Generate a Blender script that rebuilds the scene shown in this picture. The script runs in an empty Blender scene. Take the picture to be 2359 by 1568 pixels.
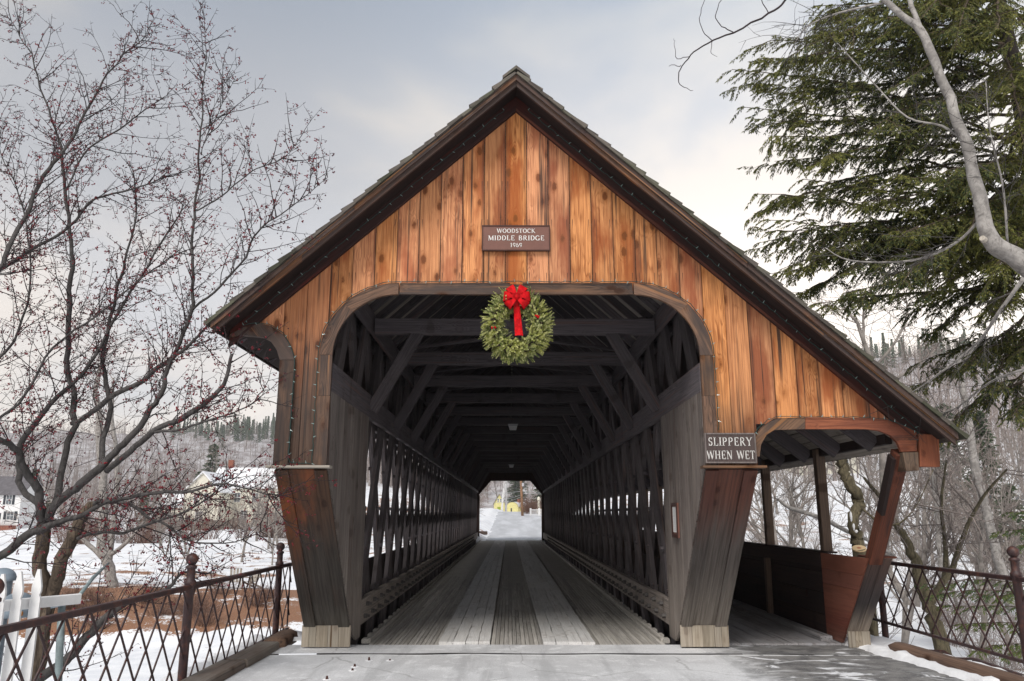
import bpy, math, random, bisect
from math import sin, cos, pi, radians, sqrt, exp, atan2
from mathutils import Vector, Matrix, noise as mnoise
R = random.Random(7)
scene = bpy.context.scene
COL = scene.collection

# ------------------------------------------------------------ camera, sky, sun, exposure
PITCH, YAW, CAMZ, FOC = radians(12.55), radians(0.19), 1.68, 1800.0
cam_data = bpy.data.cameras.new('camera'); cam = bpy.data.objects.new('camera', cam_data)
COL.objects.link(cam); scene.camera = cam
cam.location = (0, 0, CAMZ)
cam.rotation_euler = (pi/2 + PITCH, 0, -YAW)
cam_data.sensor_width = 36; cam_data.lens = 36*FOC/2358.4
cam_data.clip_start = 0.05; cam_data.clip_end = 4000

world = bpy.data.worlds.new("World"); scene.world = world; world.use_nodes = True
wn = world.node_tree.nodes; wl = world.node_tree.links; wn.clear()
def WN(t, **k):
    n = wn.new(t)
    for a, b in k.items(): setattr(n, a, b)
    return n
SUN_EL, SUN_AZ = radians(47), radians(200)     # azimuth clockwise from +Y: behind the camera, a little left
sky = WN('ShaderNodeTexSky', sky_type='NISHITA', sun_disc=False)
sky.sun_elevation = SUN_EL; sky.sun_rotation = SUN_AZ
tcw = WN('ShaderNodeTexCoord'); sepw = WN('ShaderNodeSeparateXYZ'); wl.new(tcw.outputs['Generated'], sepw.inputs[0])
# overcast cloud layer, brighter towards the horizon, with soft patches
mapw = WN('ShaderNodeMapping'); mapw.inputs['Scale'].default_value = (1.1, 1.1, 2.6); mapw.inputs['Location'].default_value = (0.3, 0.1, 0.45)
wl.new(tcw.outputs['Generated'], mapw.inputs[0])
nzw = WN('ShaderNodeTexNoise'); nzw.inputs['Scale'].default_value = 2.3; nzw.inputs['Detail'].default_value = 7; nzw.inputs['Roughness'].default_value = .5; nzw.inputs['Distortion'].default_value = .3
wl.new(mapw.outputs[0], nzw.inputs['Vector'])
rel = WN('ShaderNodeValToRGB'); rel.color_ramp.interpolation = 'EASE'
e = rel.color_ramp.elements
e[0].position = 0.0; e[0].color = (1.5, 1.43, 1.36, 1)
e[1].position = 1.0; e[1].color = (.45, .53, .62, 1)
x = e.new(.22); x.color = (1.05, 1.01, .97, 1)
x = e.new(.42); x.color = (.70, .685, .67, 1)
x = e.new(.62); x.color = (.45, .495, .55, 1)
wl.new(sepw.outputs[2], rel.inputs[0])
rnz = WN('ShaderNodeValToRGB'); rnz.color_ramp.interpolation = 'EASE'
rnz.color_ramp.elements[0].position = .40; rnz.color_ramp.elements[0].color = (.86, .885, .935, 1)
rnz.color_ramp.elements[1].position = .60; rnz.color_ramp.elements[1].color = (1.18, 1.11, 1.03, 1)
wl.new(nzw.outputs[0], rnz.inputs[0])
mulc = WN('ShaderNodeMix', data_type='RGBA', blend_type='MULTIPLY'); mulc.inputs[0].default_value = 1
wl.new(rel.outputs[0], mulc.inputs[6]); wl.new(rnz.outputs[0], mulc.inputs[7])
scl = WN('ShaderNodeVectorMath', operation='SCALE'); scl.inputs['Scale'].default_value = 4.3
# the cloud is thinner and brighter towards the right of the road
dotw = WN('ShaderNodeVectorMath', operation='DOT_PRODUCT'); dotw.inputs[1].default_value = (.62, .77, .12); wl.new(tcw.outputs['Generated'], dotw.inputs[0])
mrw = WN('ShaderNodeMapRange', interpolation_type='SMOOTHSTEP'); mrw.inputs[1].default_value = .45; mrw.inputs[2].default_value = 1.0; mrw.inputs[3].default_value = .96; mrw.inputs[4].default_value = 1.62; wl.new(dotw.outputs['Value'], mrw.inputs[0])
scb = WN('ShaderNodeVectorMath', operation='SCALE'); wl.new(mulc.outputs[2], scb.inputs[0]); wl.new(mrw.outputs[0], scb.inputs['Scale'])
wl.new(scb.outputs[0], scl.inputs[0])
mixs = WN('ShaderNodeMix', data_type='RGBA'); mixs.inputs[0].default_value = .93
wl.new(sky.outputs[0], mixs.inputs[6]); wl.new(scl.outputs[0], mixs.inputs[7])
bg = WN('ShaderNodeBackground'); bg.inputs[1].default_value = .10
wl.new(mixs.outputs[2], bg.inputs[0])
wo = WN('ShaderNodeOutputWorld'); wl.new(bg.outputs[0], wo.inputs[0])

sund = bpy.data.lights.new('sun', 'SUN'); sund.energy = 1.5; sund.angle = radians(24); sund.color = (1, .955, .9)
sun = bpy.data.objects.new('sun', sund); COL.objects.link(sun)
sd = Vector((sin(SUN_AZ)*cos(SUN_EL), cos(SUN_AZ)*cos(SUN_EL), sin(SUN_EL)))
sun.rotation_euler = (-sd).to_track_quat('-Z', 'Y').to_euler()
vs = scene.view_settings
vs.view_transform = 'Standard'; vs.look = 'None'; vs.gamma = 1; vs.use_curve_mapping = False
vs.exposure = 1.15
scene.cycles.max_bounces = 8; scene.cycles.diffuse_bounces = 6; scene.cycles.transparent_max_bounces = 8

# ------------------------------------------------------------ helpers
def PT(u, v, Y):
    """a place seen at photo position (u, v) of a 2358 x 1568 view, at the distance Y along the road"""
    x = (u-1179.2)/FOC; y = (784-v)/FOC
    fh = Vector((sin(YAW), cos(YAW), 0)); r = Vector((cos(YAW), -sin(YAW), 0)); z = Vector((0, 0, 1))
    d = fh*cos(PITCH)+z*sin(PITCH) + r*x + (-fh*sin(PITCH)+z*cos(PITCH))*y
    return Vector((0, 0, CAMZ)) + d*(Y/d.y)
def link(o, parent=None):
    COL.objects.link(o)
    if parent: o.parent = parent
    return o
def tag(o, label=None, cat=None, group=None, kind=None):
    if label: o['label'] = label
    if cat: o['category'] = cat
    if group: o['group'] = group
    if kind: o['kind'] = kind
    return o
def empty(name, loc, label=None, cat=None, group=None, rz=0):
    o = bpy.data.objects.new(name, None); o.empty_display_size = .2
    o.location = loc; o.rotation_euler = (0, 0, rz)
    COL.objects.link(o); return tag(o, label, cat, group)
def mesh(name, V, F, mat, smooth=False):
    me = bpy.data.meshes.new(name); me.from_pydata(V, [], F)
    if isinstance(mat, (list, tuple)):
        for m in mat: me.materials.append(m)
    elif mat: me.materials.append(mat)
    if smooth: me.polygons.foreach_set('use_smooth', [True]*len(me.polygons))
    me.update(); return me
def obj(name, me, parent=None, mw=None):
    o = bpy.data.objects.new(name, me)
    COL.objects.link(o)
    if parent: o.parent = parent
    if mw is not None:
        # parents are placed without tilt: world -> local
        if parent: o.matrix_local = pinv(parent) @ mw
        else: o.matrix_local = mw
    elif parent:
        o.matrix_local = pinv(parent)
    return o
def wm(o):
    m = Matrix.LocRotScale(o.location, o.rotation_euler, o.scale)
    return (wm(o.parent) @ m) if o.parent else m
def pinv(p): return wm(p).inverted()

def frame(z, up):
    z = z.normalized(); x = up.cross(z)
    if x.length < 1e-4: x = Vector((1, 0, 0)).cross(z)
    if x.length < 1e-4: x = Vector((0, 1, 0)).cross(z)
    x.normalize(); y = z.cross(x)
    return Matrix((x, y, z)).transposed()
_cache = {}
def box_mesh(name, w, h, L, mat, ch=.006, key=True):
    k = (round(w, 3), round(h, 3), round(L, 3), mat.name, round(ch, 4))
    if key and k in _cache: return _cache[k]
    a, b = w/2, h/2; c = min(ch, a*.5, b*.5)
    P = [(-a+c, -b), (a-c, -b), (a, -b+c), (a, b-c), (a-c, b), (-a+c, b), (-a, b-c), (-a, -b+c)]
    V = [(p[0], p[1], 0) for p in P]+[(p[0], p[1], L) for p in P]
    F = [(7, 6, 5, 4, 3, 2, 1, 0), tuple(range(8, 16))]+[(i, (i+1) % 8, 8+(i+1) % 8, 8+i) for i in range(8)]
    me = mesh(name, V, F, mat)
    if key: _cache[k] = me
    return me
def beam(name, p0, p1, w, h, mat, parent=None, up=Vector((0, 0, 1)), ch=.006):
    """a timber or bar from p0 to p1; h is its size along up, w across"""
    p0 = Vector(p0); p1 = Vector(p1); d = p1-p0
    me = box_mesh(name, w, h, d.length, mat, ch)
    m = frame(d, Vector(up)).to_4x4(); m.translation = p0
    return obj(name, me, parent, m)
def prism(name, pts, y0, y1, mat, parent=None, ang=0.0, ox=None):
    """polygon in the x-z plane given thickness along y; ang turns the grain from upright"""
    cx = ox if ox is not None else sum(p[0] for p in pts)/len(pts); cz = sum(p[1] for p in pts)/len(pts)
    ca, sa = cos(ang), sin(ang)
    # local Z = (sa, ca), local X = (ca, -sa)
    q = [((p[0]-cx)*ca-(p[1]-cz)*sa, (p[0]-cx)*sa+(p[1]-cz)*ca) for p in pts]
    area = sum(q[i][0]*q[(i+1) % len(q)][1]-q[(i+1) % len(q)][0]*q[i][1] for i in range(len(q)))
    if area < 0: q = q[::-1]
    n = len(q); t = y1-y0
    V = [(a, 0, b) for a, b in q]+[(a, t, b) for a, b in q]
    F = [tuple(range(n)), tuple(range(2*n-1, n-1, -1))]+[((i+1) % n, i, n+i, n+(i+1) % n) for i in range(n)]
    me = mesh(name, V, F, mat)
    m = Matrix(((ca, 0, sa, cx), (0, 1, 0, y0), (-sa, 0, ca, cz), (0, 0, 0, 1)))
    return obj(name, me, parent, m)
class MB:
    def __init__(s): s.V = []; s.F = []; s.M = []
    def add(s, V, F, m=0):
        o = len(s.V); s.V.extend(V); s.F.extend([tuple(i+o for i in f) for f in F]); s.M.extend([m]*len(F))
    def box(s, p0, p1, m=0):
        x0, y0, z0 = p0; x1, y1, z1 = p1
        s.add([(x0, y0, z0), (x1, y0, z0), (x1, y1, z0), (x0, y1, z0), (x0, y0, z1), (x1, y0, z1), (x1, y1, z1), (x0, y1, z1)],
              [(3, 2, 1, 0), (4, 5, 6, 7), (0, 1, 5, 4), (1, 2, 6, 5), (2, 3, 7, 6), (3, 0, 4, 7)], m)
    def beam(s, p0, p1, w, h, up=Vector((0, 0, 1)), m=0):
        p0 = Vector(p0); p1 = Vector(p1); f = frame(p1-p0, Vector(up)); a = f.col[0]*(w/2); b = f.col[1]*(h/2)
        V = [p-a-b for p in (p0, p1)]+[p+a-b for p in (p0, p1)]+[p+a+b for p in (p0, p1)]+[p-a+b for p in (p0, p1)]
        s.add([tuple(v) for v in V], [(0, 6, 4, 2), (1, 3, 5, 7), (0, 2, 3, 1), (2, 4, 5, 3), (4, 6, 7, 5), (6, 0, 1, 7)], m)
    def tube(s, pts, rad, n=5, m=0, cap=True):
        pts = [Vector(p) for p in pts]; k = len(pts); base = len(s.V)
        up = Vector((0.13, .21, .97)); 
        fr = None
        for i, p in enumerate(pts):
            d = (pts[min(i+1, k-1)]-pts[max(i-1, 0)])
            if d.length < 1e-7: d = Vector((0, 0, 1))
            d.normalize()
            if fr is None:
                a = d.cross(up)
                if a.length < .05: a = d.cross(Vector((1, 0, 0)))
            else:
                a = fr - d*fr.dot(d)
                if a.length < .02: a = d.cross(up)
            a.normalize(); fr = a; b = d.cross(a); r = rad[i] if hasattr(rad, '__len__') else rad
            for j in range(n):
                t = 2*pi*j/n; v = p+a*(r*cos(t))+b*(r*sin(t)); s.V.append((v.x, v.y, v.z))
        for i in range(k-1):
            for j in range(n):
                j2 = (j+1) % n; o = base+i*n
                s.F.append((o+j, o+j2, o+n+j2, o+n+j)); s.M.append(m)
        if cap:
            s.F.append(tuple(base+j for j in range(n-1, -1, -1))); s.M.append(m)
            s.F.append(tuple(base+(k-1)*n+j for j in range(n))); s.M.append(m)
    def lathe(s, prof, n=16, m=0, c=(0, 0, 0)):
        base = len(s.V); k = len(prof)
        for r, z in prof:
            for j in range(n):
                t = 2*pi*j/n; s.V.append((c[0]+r*cos(t), c[1]+r*sin(t), c[2]+z))
        for i in range(k-1):
            for j in range(n):
                j2 = (j+1) % n; o = base+i*n
                s.F.append((o+j, o+j2, o+n+j2, o+n+j)); s.M.append(m)
    def build(s, name, mat, parent=None, smooth=False, mw=None):
        me = mesh(name, s.V, s.F, mat, smooth)
        if isinstance(mat, (list, tuple)): me.polygons.foreach_set('material_index', s.M)
        o = obj(name, me, parent, mw)
        return o

# ------------------------------------------------------------ materials
def nt(name, rough=.8, spec=.3):
    m = bpy.data.materials.new(name); m.use_nodes = True
    t = m.node_tree; b = t.nodes['Principled BSDF']
    b.inputs['Roughness'].default_value = rough; b.inputs['Specular IOR Level'].default_value = spec
    return m, t, b
class G:
    """small node-graph writer"""
    def __init__(s, t): s.t = t
    def n(s, ty, **k):
        x = s.t.nodes.new(ty)
        for a, b in k.items(): setattr(x, a, b)
        return x
    def set(s, inp, v):
        if hasattr(v, 'is_output') or isinstance(v, bpy.types.NodeSocket): s.t.links.new(v, inp)
        else:
            if isinstance(v, (tuple, list)) and len(v) == 3 and inp.type == 'RGBA': v = (*v, 1)
            inp.default_value = v
    def math(s, op, a, b=None, c=None, clamp=False):
        x = s.n('ShaderNodeMath', operation=op, use_clamp=clamp); s.set(x.inputs[0], a)
        if b is not None: s.set(x.inputs[1], b)
        if c is not None: s.set(x.inputs[2], c)
        return x.outputs[0]
    def mix(s, f, a, b, mode='MIX'):
        x = s.n('ShaderNodeMix', data_type='RGBA', blend_type=mode); s.set(x.inputs[0], f); s.set(x.inputs[6], a); s.set(x.inputs[7], b)
        return x.outputs[2]
    def map(s, vec, scale, loc=(0, 0, 0), rot=(0, 0, 0)):
        x = s.n('ShaderNodeMapping'); s.set(x.inputs[0], vec); x.inputs['Scale'].default_value = scale; x.inputs['Location'].default_value = loc; x.inputs['Rotation'].default_value = rot
        return x.outputs[0]
    def noise(s, vec, scale=1, detail=4, rough=.55, dist=0):
        x = s.n('ShaderNodeTexNoise'); s.set(x.inputs['Vector'], vec); x.inputs['Scale'].default_value = scale
        x.inputs['Detail'].default_value = detail; x.inputs['Roughness'].default_value = rough; x.inputs['Distortion'].default_value = dist
        return x.outputs[0]
    def noise_c(s, vec, scale):
        x = s.n('ShaderNodeTexNoise'); s.set(x.inputs['Vector'], vec); x.inputs['Scale'].default_value = scale; x.inputs['Detail'].default_value = 3
        return x.outputs['Color']
    def ss(s, v, lo, hi):
        x = s.n('ShaderNodeMapRange', interpolation_type='SMOOTHSTEP'); s.set(x.inputs[0], v)
        a, b, c, d = (lo, hi, 0, 1) if lo < hi else (hi, lo, 1, 0)
        x.inputs[1].default_value = a; x.inputs[2].default_value = b; x.inputs[3].default_value = c; x.inputs[4].default_value = d
        return x.outputs[0]
    def bump(s, h, strength, dist=.01, b=None):
        x = s.n('ShaderNodeBump'); x.inputs['Strength'].default_value = strength; x.inputs['Distance'].default_value = dist; s.set(x.inputs['Height'], h)
        if b is not None: s.set(b.inputs['Normal'], x.outputs[0])
        return x.outputs[0]
def wood(name, light, dark, streak=.5, streak_col=(.03, .022, .02), knot=1.0, rough=.78, tint=.16, wear=(), blotch=None, scale=1.0, bump=.35, grain=1.0, nails=(), blo=(.46, .68)):
    m, t, b = nt(name, rough, .25); g = G(t)
    tc = g.n('ShaderNodeTexCoord'); oi = g.n('ShaderNodeObjectInfo'); geo = g.n('ShaderNodeNewGeometry')
    rv = g.n('ShaderNodeVectorMath', operation='SCALE'); rv.inputs[0].default_value = (17.3, 31.7, 53.1); g.set(rv.inputs['Scale'], oi.outputs['Random'])
    ad = g.n('ShaderNodeVectorMath', operation='ADD'); g.set(ad.inputs[0], tc.outputs['Object']); g.set(ad.inputs[1], rv.outputs[0])
    v = ad.outputs[0]; S = scale
    # knots
    vo = g.n('ShaderNodeTexVoronoi', feature='F1'); g.set(vo.inputs['Vector'], g.map(v, (6*S, 1.2*S, 3.1*S))); vo.inputs['Scale'].default_value = 1
    vd = vo.outputs['Distance']; sepc = g.n('ShaderNodeSeparateColor'); g.set(sepc.inputs[0], vo.outputs['Color'])
    keep = g.ss(sepc.outputs[0], .16, .22)
    kn = g.math('MULTIPLY', g.ss(g.math('ADD', vd, g.math('MULTIPLY', g.noise(v, 30, 3, .7), .17)), .32, .22), keep)
    near = g.math('MULTIPLY', g.ss(vd, .55, .05), keep)
    # contour-line grain bending round the knots
    base = g.noise(g.map(v, (6*S, 6*S, .42*S)), 1, 3, .5)
    cont = g.math('ADD', base, g.math('MULTIPLY', near, .16))
    rings = g.math('MULTIPLY_ADD', g.math('SINE', g.math('MULTIPLY', cont, 95)), .5, .5)
    fine = g.noise(g.map(v, (60*S, 60*S, 1.6*S)), 1, 5, .65)
    f = g.math('ADD', g.math('MULTIPLY', g.math('POWER', rings, 2.4), g.math('MULTIPLY', g.ss(g.noise(g.map(v, (4, 4, .9)), 1, 3), .38, .68), .5*grain)), g.math('MULTIPLY', g.ss(fine, .36, .66), .6*grain), clamp=True)
    col = g.mix(f, light, dark)
    big = g.noise(g.map(v, (2.6*S, 2.6*S, .8*S)), 1, 4, .6)
    if blotch is not None: col = g.mix(g.math('MULTIPLY', g.ss(big, *blo), .8), col, blotch)
    col = g.mix(g.math('MULTIPLY', kn, knot), col, (light[0]*.12, light[1]*.09, light[2]*.09))
    halo = g.math('MULTIPLY', g.math('MULTIPLY', g.ss(vd, .42, .14), keep), .5*knot)
    col = g.mix(halo, col, (light[0]*.4, light[1]*.28, light[2]*.2))
    st = g.noise(g.map(v, (26*S, 26*S, .38*S)), 1, 4, .6)
    stm = g.math('MULTIPLY', g.ss(st, .545, .66), g.ss(g.noise(g.map(v, (3, 3, .5)), 1, 3), .40, .60))
    col = g.mix(g.math('MULTIPLY', stm, streak), col, streak_col)
    sp = g.n('ShaderNodeSeparateXYZ'); g.set(sp.inputs[0], geo.outputs['Position'])
    if nails:
        so0 = g.n('ShaderNodeSeparateXYZ'); g.set(so0.inputs[0], tc.outputs['Object'])
        ed = g.math('MULTIPLY', g.ss(g.math('ADD', g.math('ABSOLUTE', so0.outputs[0]), g.math('MULTIPLY', g.math('SUBTRACT', big, .5), .10)), .092, .138), g.math('MULTIPLY_ADD', fine, .5, .35))
        col = g.mix(ed, col, (.085, .042, .028))
        so = g.n('ShaderNodeSeparateXYZ'); g.set(so.inputs[0], tc.outputs['Object'])
        dx = g.math('ABSOLUTE', g.math('SUBTRACT', g.math('ABSOLUTE', so.outputs[0]), g.math('MULTIPLY_ADD', oi.outputs['Random'], .02, .088)))
        for zn in nails:
            dz = g.math('SUBTRACT', zn, sp.outputs[2])
            wd = g.math('MULTIPLY', g.ss(dx, .0055, .002), g.math('MULTIPLY', g.ss(dz, -.004, .004), g.ss(dz, .17, .03)))
            col = g.mix(g.math('MULTIPLY', wd, .85), col, (.035, .025, .022))
    for zlo, zhi, c, amt, spread in wear:
        zz = g.math('ADD', sp.outputs[2], g.math('MULTIPLY', g.math('SUBTRACT', g.math('MULTIPLY_ADD', st, .55, g.math('MULTIPLY', big, .45)), .5), spread))
        w = g.ss(zz, zhi, zlo) if zlo < zhi else g.ss(zz, zhi, zlo)
        cc = g.mix(g.ss(fine, .3, .7), c, (c[0]*.5, c[1]*.48, c[2]*.47))
        col = g.mix(g.math('MULTIPLY', w, amt), col, cc)
    hs = g.n('ShaderNodeHueSaturation'); g.set(hs.inputs['Color'], col)
    g.set(hs.inputs['Value'], g.math('MULTIPLY_ADD', oi.outputs['Random'], 2*tint, 1-tint))
    r2 = g.math('FRACT', g.math('MULTIPLY', oi.outputs['Random'], 7.31))
    g.set(hs.inputs['Hue'], g.math('MULTIPLY_ADD', r2, .005, .4975)); g.set(hs.inputs['Saturation'], g.math('MULTIPLY_ADD', r2, .10, .97))
    g.set(b.inputs['Base Color'], hs.outputs[0])
    hgt = g.math('SUBTRACT', g.math('MULTIPLY_ADD', fine, .7, g.math('MULTIPLY', rings, .25)), g.math('MULTIPLY', kn, .3))
    g.bump(hgt, bump, .004, b)
    return m
def plain(name, col, rough=.7, var=.25, scale=8, spec=.3, metal=0, col2=None, bump=0, detail=5, lo=.35, hi=.65):
    m, t, b = nt(name, rough, spec); g = G(t)
    tc = g.n('ShaderNodeTexCoord'); n = g.noise(tc.outputs['Object'], scale, detail, .6)
    c2 = col2 or tuple(c*(1-var) for c in col)
    g.set(b.inputs['Base Color'], g.mix(g.ss(n, lo, hi), col, c2)); b.inputs['Metallic'].default_value = metal
    if bump: g.bump(n, bump, .01, b)
    return m
M = {}
ORL, ORD = (.66, .305, .138), (.24, .080, .033)
M['board'] = wood('gable_board_wood', ORL, ORD, .9, blotch=(.27, .07, .027), tint=.20, knot=1.0, nails=(5.70, 5.20, 4.52), blo=(.44, .62))
M['board_post'] = wood('left_post_wood', (.44, .19, .085), ORD, .9, blotch=(.2, .075, .035), tint=.15, knot=1.0, wear=[(2.8, 4.1, (.060, .050, .044), .9, 3.4)])
M['board_side'] = wood('right_post_wood', ORL, ORD, .9, blotch=(.2, .075, .035), tint=.12, knot=1.0, wear=[(2.3, 3.3, (.060, .050, .044), .7, 2.8)])
M['board_top'] = wood('gable_peak_wood', ORL, ORD, .7, blotch=(.36, .085, .026), tint=.2)
M['trim'] = wood('arch_trim_wood', (.18, .105, .068), (.026, .021, .020), .7, streak_col=(.27, .13, .06), blotch=(.045, .036, .034), tint=.2, knot=.9, blo=(.42, .58))
M['trim_red'] = wood('walkway_trim_wood', (.29, .10, .048), (.12, .038, .022), .5, blotch=(.15, .05, .03), tint=.05, knot=.5)
M['barge'] = wood('barge_wood', (.24, .11, .052), (.028, .021, .019), .8, streak_col=(.40, .20, .09), blotch=(.035, .033, .036), tint=.15, knot=.3, scale=.8, blo=(.34, .48))
M['frieze'] = wood('frieze_wood', (.045, .02, .018), (.015, .010, .010), .4, blotch=(.10, .018, .012), knot=.2, tint=.1)
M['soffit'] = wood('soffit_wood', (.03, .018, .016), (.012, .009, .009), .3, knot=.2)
M['shingle'] = wood('shingle_wood', (.12, .105, .09), (.035, .032, .03), .6, blotch=(.06, .065, .04), tint=.35, knot=0)
M['leg'] = wood('portal_leg_wood', (.10, .055, .036), (.03, .022, .019), .8, blotch=(.26, .085, .035), tint=.12, knot=.6,
                wear=[(1.0, 1.9, (.062, .056, .05), .93, 1.5), (.1, .7, (.15, .14, .12), .75, .7)])
M['leg2'] = wood('weathered_leg_wood', (.13, .052, .034), (.045, .024, .020), .8, blotch=(.085, .036, .028), tint=.12, knot=.6,
                 wear=[(1.25, 2.0, (.10, .092, .085), .9, 1.3), (.25, 1.2, (.27, .24, .205), .8, .9)])
M['foot'] = wood('new_foot_wood', (.40, .35, .285), (.20, .165, .125), 1.0, streak_col=(.10, .06, .03), knot=.3, tint=.14, blotch=(.30, .27, .22))
M['panel'] = wood('grey_panel_wood', (.215, .185, .168), (.062, .053, .050), .85, streak_col=(.075, .032, .026), blotch=(.105, .088, .082), tint=.14, knot=.4,
                  wear=[(.2, 1.5, (.36, .32, .28), .6, 1.2)])
M['dark'] = wood('dark_truss_wood', (.125, .11, .118), (.052, .045, .05), .5, streak_col=(.17, .085, .065), blotch=(.08, .07, .078), tint=.22, knot=.3)
M['lattice'] = wood('lattice_wood', (.115, .10, .103), (.046, .04, .043), .5, streak_col=(.18, .11, .085), blotch=(.07, .061, .066), tint=.25, knot=.3)
M['curb'] = wood('guard_timber_wood', (.33, .29, .26), (.15, .13, .115), .6, blotch=(.22, .19, .17), tint=.1, knot=.3)
M['deck'] = wood('deck_strip_wood', (.46, .44, .41), (.22, .205, .185), .5, streak_col=(.60, .58, .55), blotch=(.33, .31, .28), tint=.22, knot=0, bump=.6)
M['runner'] = wood('runner_plank_wood', (.64, .635, .625), (.45, .445, .435), .5, streak_col=(.20, .19, .18), blotch=(.55, .535, .51), tint=.08, knot=.2)
M['walkdeck'] = wood('walkway_plank_wood', (.38, .37, .375), (.20, .19, .19), .8, streak_col=(.035, .03, .03), blotch=(.38, .38, .40), tint=.15, knot=.2)
M['parapet'] = wood('parapet_wood', (.055, .032, .028), (.025, .018, .018), .3, blotch=(.035, .025, .025), knot=.2)
M['redpanel'] = wood('red_stained_wood', (.27, .105, .07), (.16, .06, .042), .3, blotch=(.20, .075, .05), knot=.2, tint=.06, grain=.7,
                     wear=[(.02, .28, (.42, .27, .2), .85, .4), (.25, .6, (.17, .04, .03), .6, .5)])
M['post'] = wood('walkway_post_wood', (.16, .11, .08), (.06, .045, .038), .6, blotch=(.10, .075, .06), knot=.6)
M['redpost'] = wood('leaning_post_wood', (.15, .052, .033), (.045, .024, .021), .8, streak_col=(.03, .025, .025), knot=.3,
                    wear=[(.3, .9, (.06, .055, .055), .7, .8), (0, .4, (.42, .34, .27), .8, .3)])
M['lean'] = wood('weathered_leaning_wood', (.12, .07, .055), (.05, .035, .032), .8, knot=.3, wear=[(.55, 1.35, (.062, .056, .058), .92, .5), (.15, .6, (.40, .335, .27), .9, .4)])
M['roofboard'] = wood('roof_board_wood', (.34, .305, .27), (.17, .15, .135), .4, knot=.3)
M['ledge'] = wood('ledge_wood', (.42, .38, .33), (.22, .2, .17), .4, knot=.2)
M['timber'] = wood('kerb_timber_wood', (.19, .12, .085), (.075, .05, .04), .8, blotch=(.10, .065, .05), tint=.1)
M['greytimber'] = wood('grey_kerb_timber_wood', (.23, .205, .18), (.11, .10, .09), .5, blotch=(.13, .095, .075), tint=.1)
M['iron'] = plain('rusty_iron', (.04, .021, .022), .55, 0, 14, .45, 0, (.10, .038, .026), .3, lo=.45, hi=.72)
M['bolt'] = plain('bolt_iron', (.11, .10, .095), .5, .4, 30, .5)
def bark(name, a, b_, sc=22, st=.18, bmp=.9, lo=.38, hi=.62):
    m, t, b = nt(name, .9, .1); g = G(t); tc = g.n('ShaderNodeTexCoord'); v = tc.outputs['Object']
    n = g.noise(g.map(v, (sc, sc, sc*st)), 1, 6, .7, .8); n2 = g.noise(v, 4.5, 5, .7)
    col = g.mix(g.ss(n, lo, hi), a, b_); col = g.mix(g.math('MULTIPLY', g.ss(n2, .42, .6), .7), col, tuple((x+y)*.4 for x, y in zip(a, b_)))
    g.set(b.inputs['Base Color'], col); g.bump(n, bmp, .02, b); return m
M['bark'] = bark('crabapple_bark', (.15, .115, .085), (.045, .036, .030))
M['hembark'] = bark('hemlock_bark', (.055, .045, .04), (.022, .019, .018), 14)
M['limb'] = bark('grey_limb_bark', (.10, .094, .092), (.05, .046, .045), 18, .35, .4)
M['twig'] = plain('crabapple_twig', (.052, .042, .044), .85, .4, 10, .1)
M['berry'] = plain('crab_berry', (.20, .006, .014), .4, 0, 5, .4, 0, (.045, .006, .010))
M['pale'] = bark('pale_bark', (.36, .34, .32), (.11, .10, .095), 13, .7, .6, .44, .72)
M['olive'] = bark('mossy_bark', (.21, .18, .115), (.08, .068, .048), 20, .2, .8)
M['bgbark'] = plain('woodland_bark', (.31, .28, .255), .9, .45, 3, .1)
M['bgtwig'] = plain('woodland_twig', (.29, .245, .225), .9, .35, 1.5, .1)
M['redtwig'] = plain('brush_twig', (.19, .115, .09), .9, .4, 2, .1)
M['leafbr'] = plain('withered_leaf', (.30, .15, .07), .85, 0, 9, .1, 0, (.16, .07, .035))
M['stump'] = None
def foliage(name, a, bcol, c, scale=2.2):
    m, t, b = nt(name, .75, .2); g = G(t); tc = g.n('ShaderNodeTexCoord')
    n1 = g.noise(tc.outputs['Object'], scale, 4, .6); n2 = g.noise(tc.outputs['Object'], 26, 2, .6)
    col = g.mix(g.ss(n1, .38, .62), a, bcol); col = g.mix(g.math('MULTIPLY', g.ss(n2, .42, .62), .7), col, c)
    g.set(b.inputs['Base Color'], col)
    return m
M['hemlock'] = foliage('hemlock_needles', (.028, .05, .024), (.095, .105, .024), (.20, .185, .04), .45)
M['hemlock_l'] = foliage('young_hemlock_needles', (.04, .085, .035), (.085, .115, .03), (.15, .16, .05), 1.2)
M['conifer'] = foliage('far_conifer_needles', (.03, .052, .03), (.05, .075, .04), (.08, .10, .05), .4)
M['wreath'] = foliage('fir_wreath_needles', (.13, .18, .05), (.36, .38, .09), (.66, .64, .34), 6)
M['ribbon'] = plain('red_ribbon', (.60, .008, .012), .8, .45, 16, .1)
M['sign'] = plain('brown_sign_paint', (.17, .078, .06), .5, .12, 10)
M['signdark'] = plain('sign_frame_paint', (.06, .022, .016), .5, .2, 10)
M['letter'] = plain('white_letter_paint', (.80, .79, .76), .6, .08, 30)
M['oldletter'] = plain('faded_letter_paint', (.70, .69, .66), .7, .3, 40)
M['oldsign'] = wood('old_sign_wood', (.075, .055, .05), (.04, .03, .03), .4, knot=.2)
M['oldframe'] = wood('old_sign_frame_wood', (.20, .17, .16), (.09, .075, .07), .4, knot=.1)
M['white'] = plain('white_paint', (.78, .78, .78), .6, .1, 6)
M['bluegrey'] = plain('blue_grey_metal', (.19, .235, .28), .45, .3, 8, .5)
M['bluepole'] = plain('galvanised_pole', (.24, .30, .31), .5, .35, 12, .5)
M['orange'] = plain('rust_orange', (.45, .2, .05), .6, .3, 20)
M['wire'] = plain('green_light_wire', (.015, .05, .045), .6, .2, 10)
M['bulb'] = plain('clear_bulb_glass', (.28, .40, .38), .2, .5, 30, .8)
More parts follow.
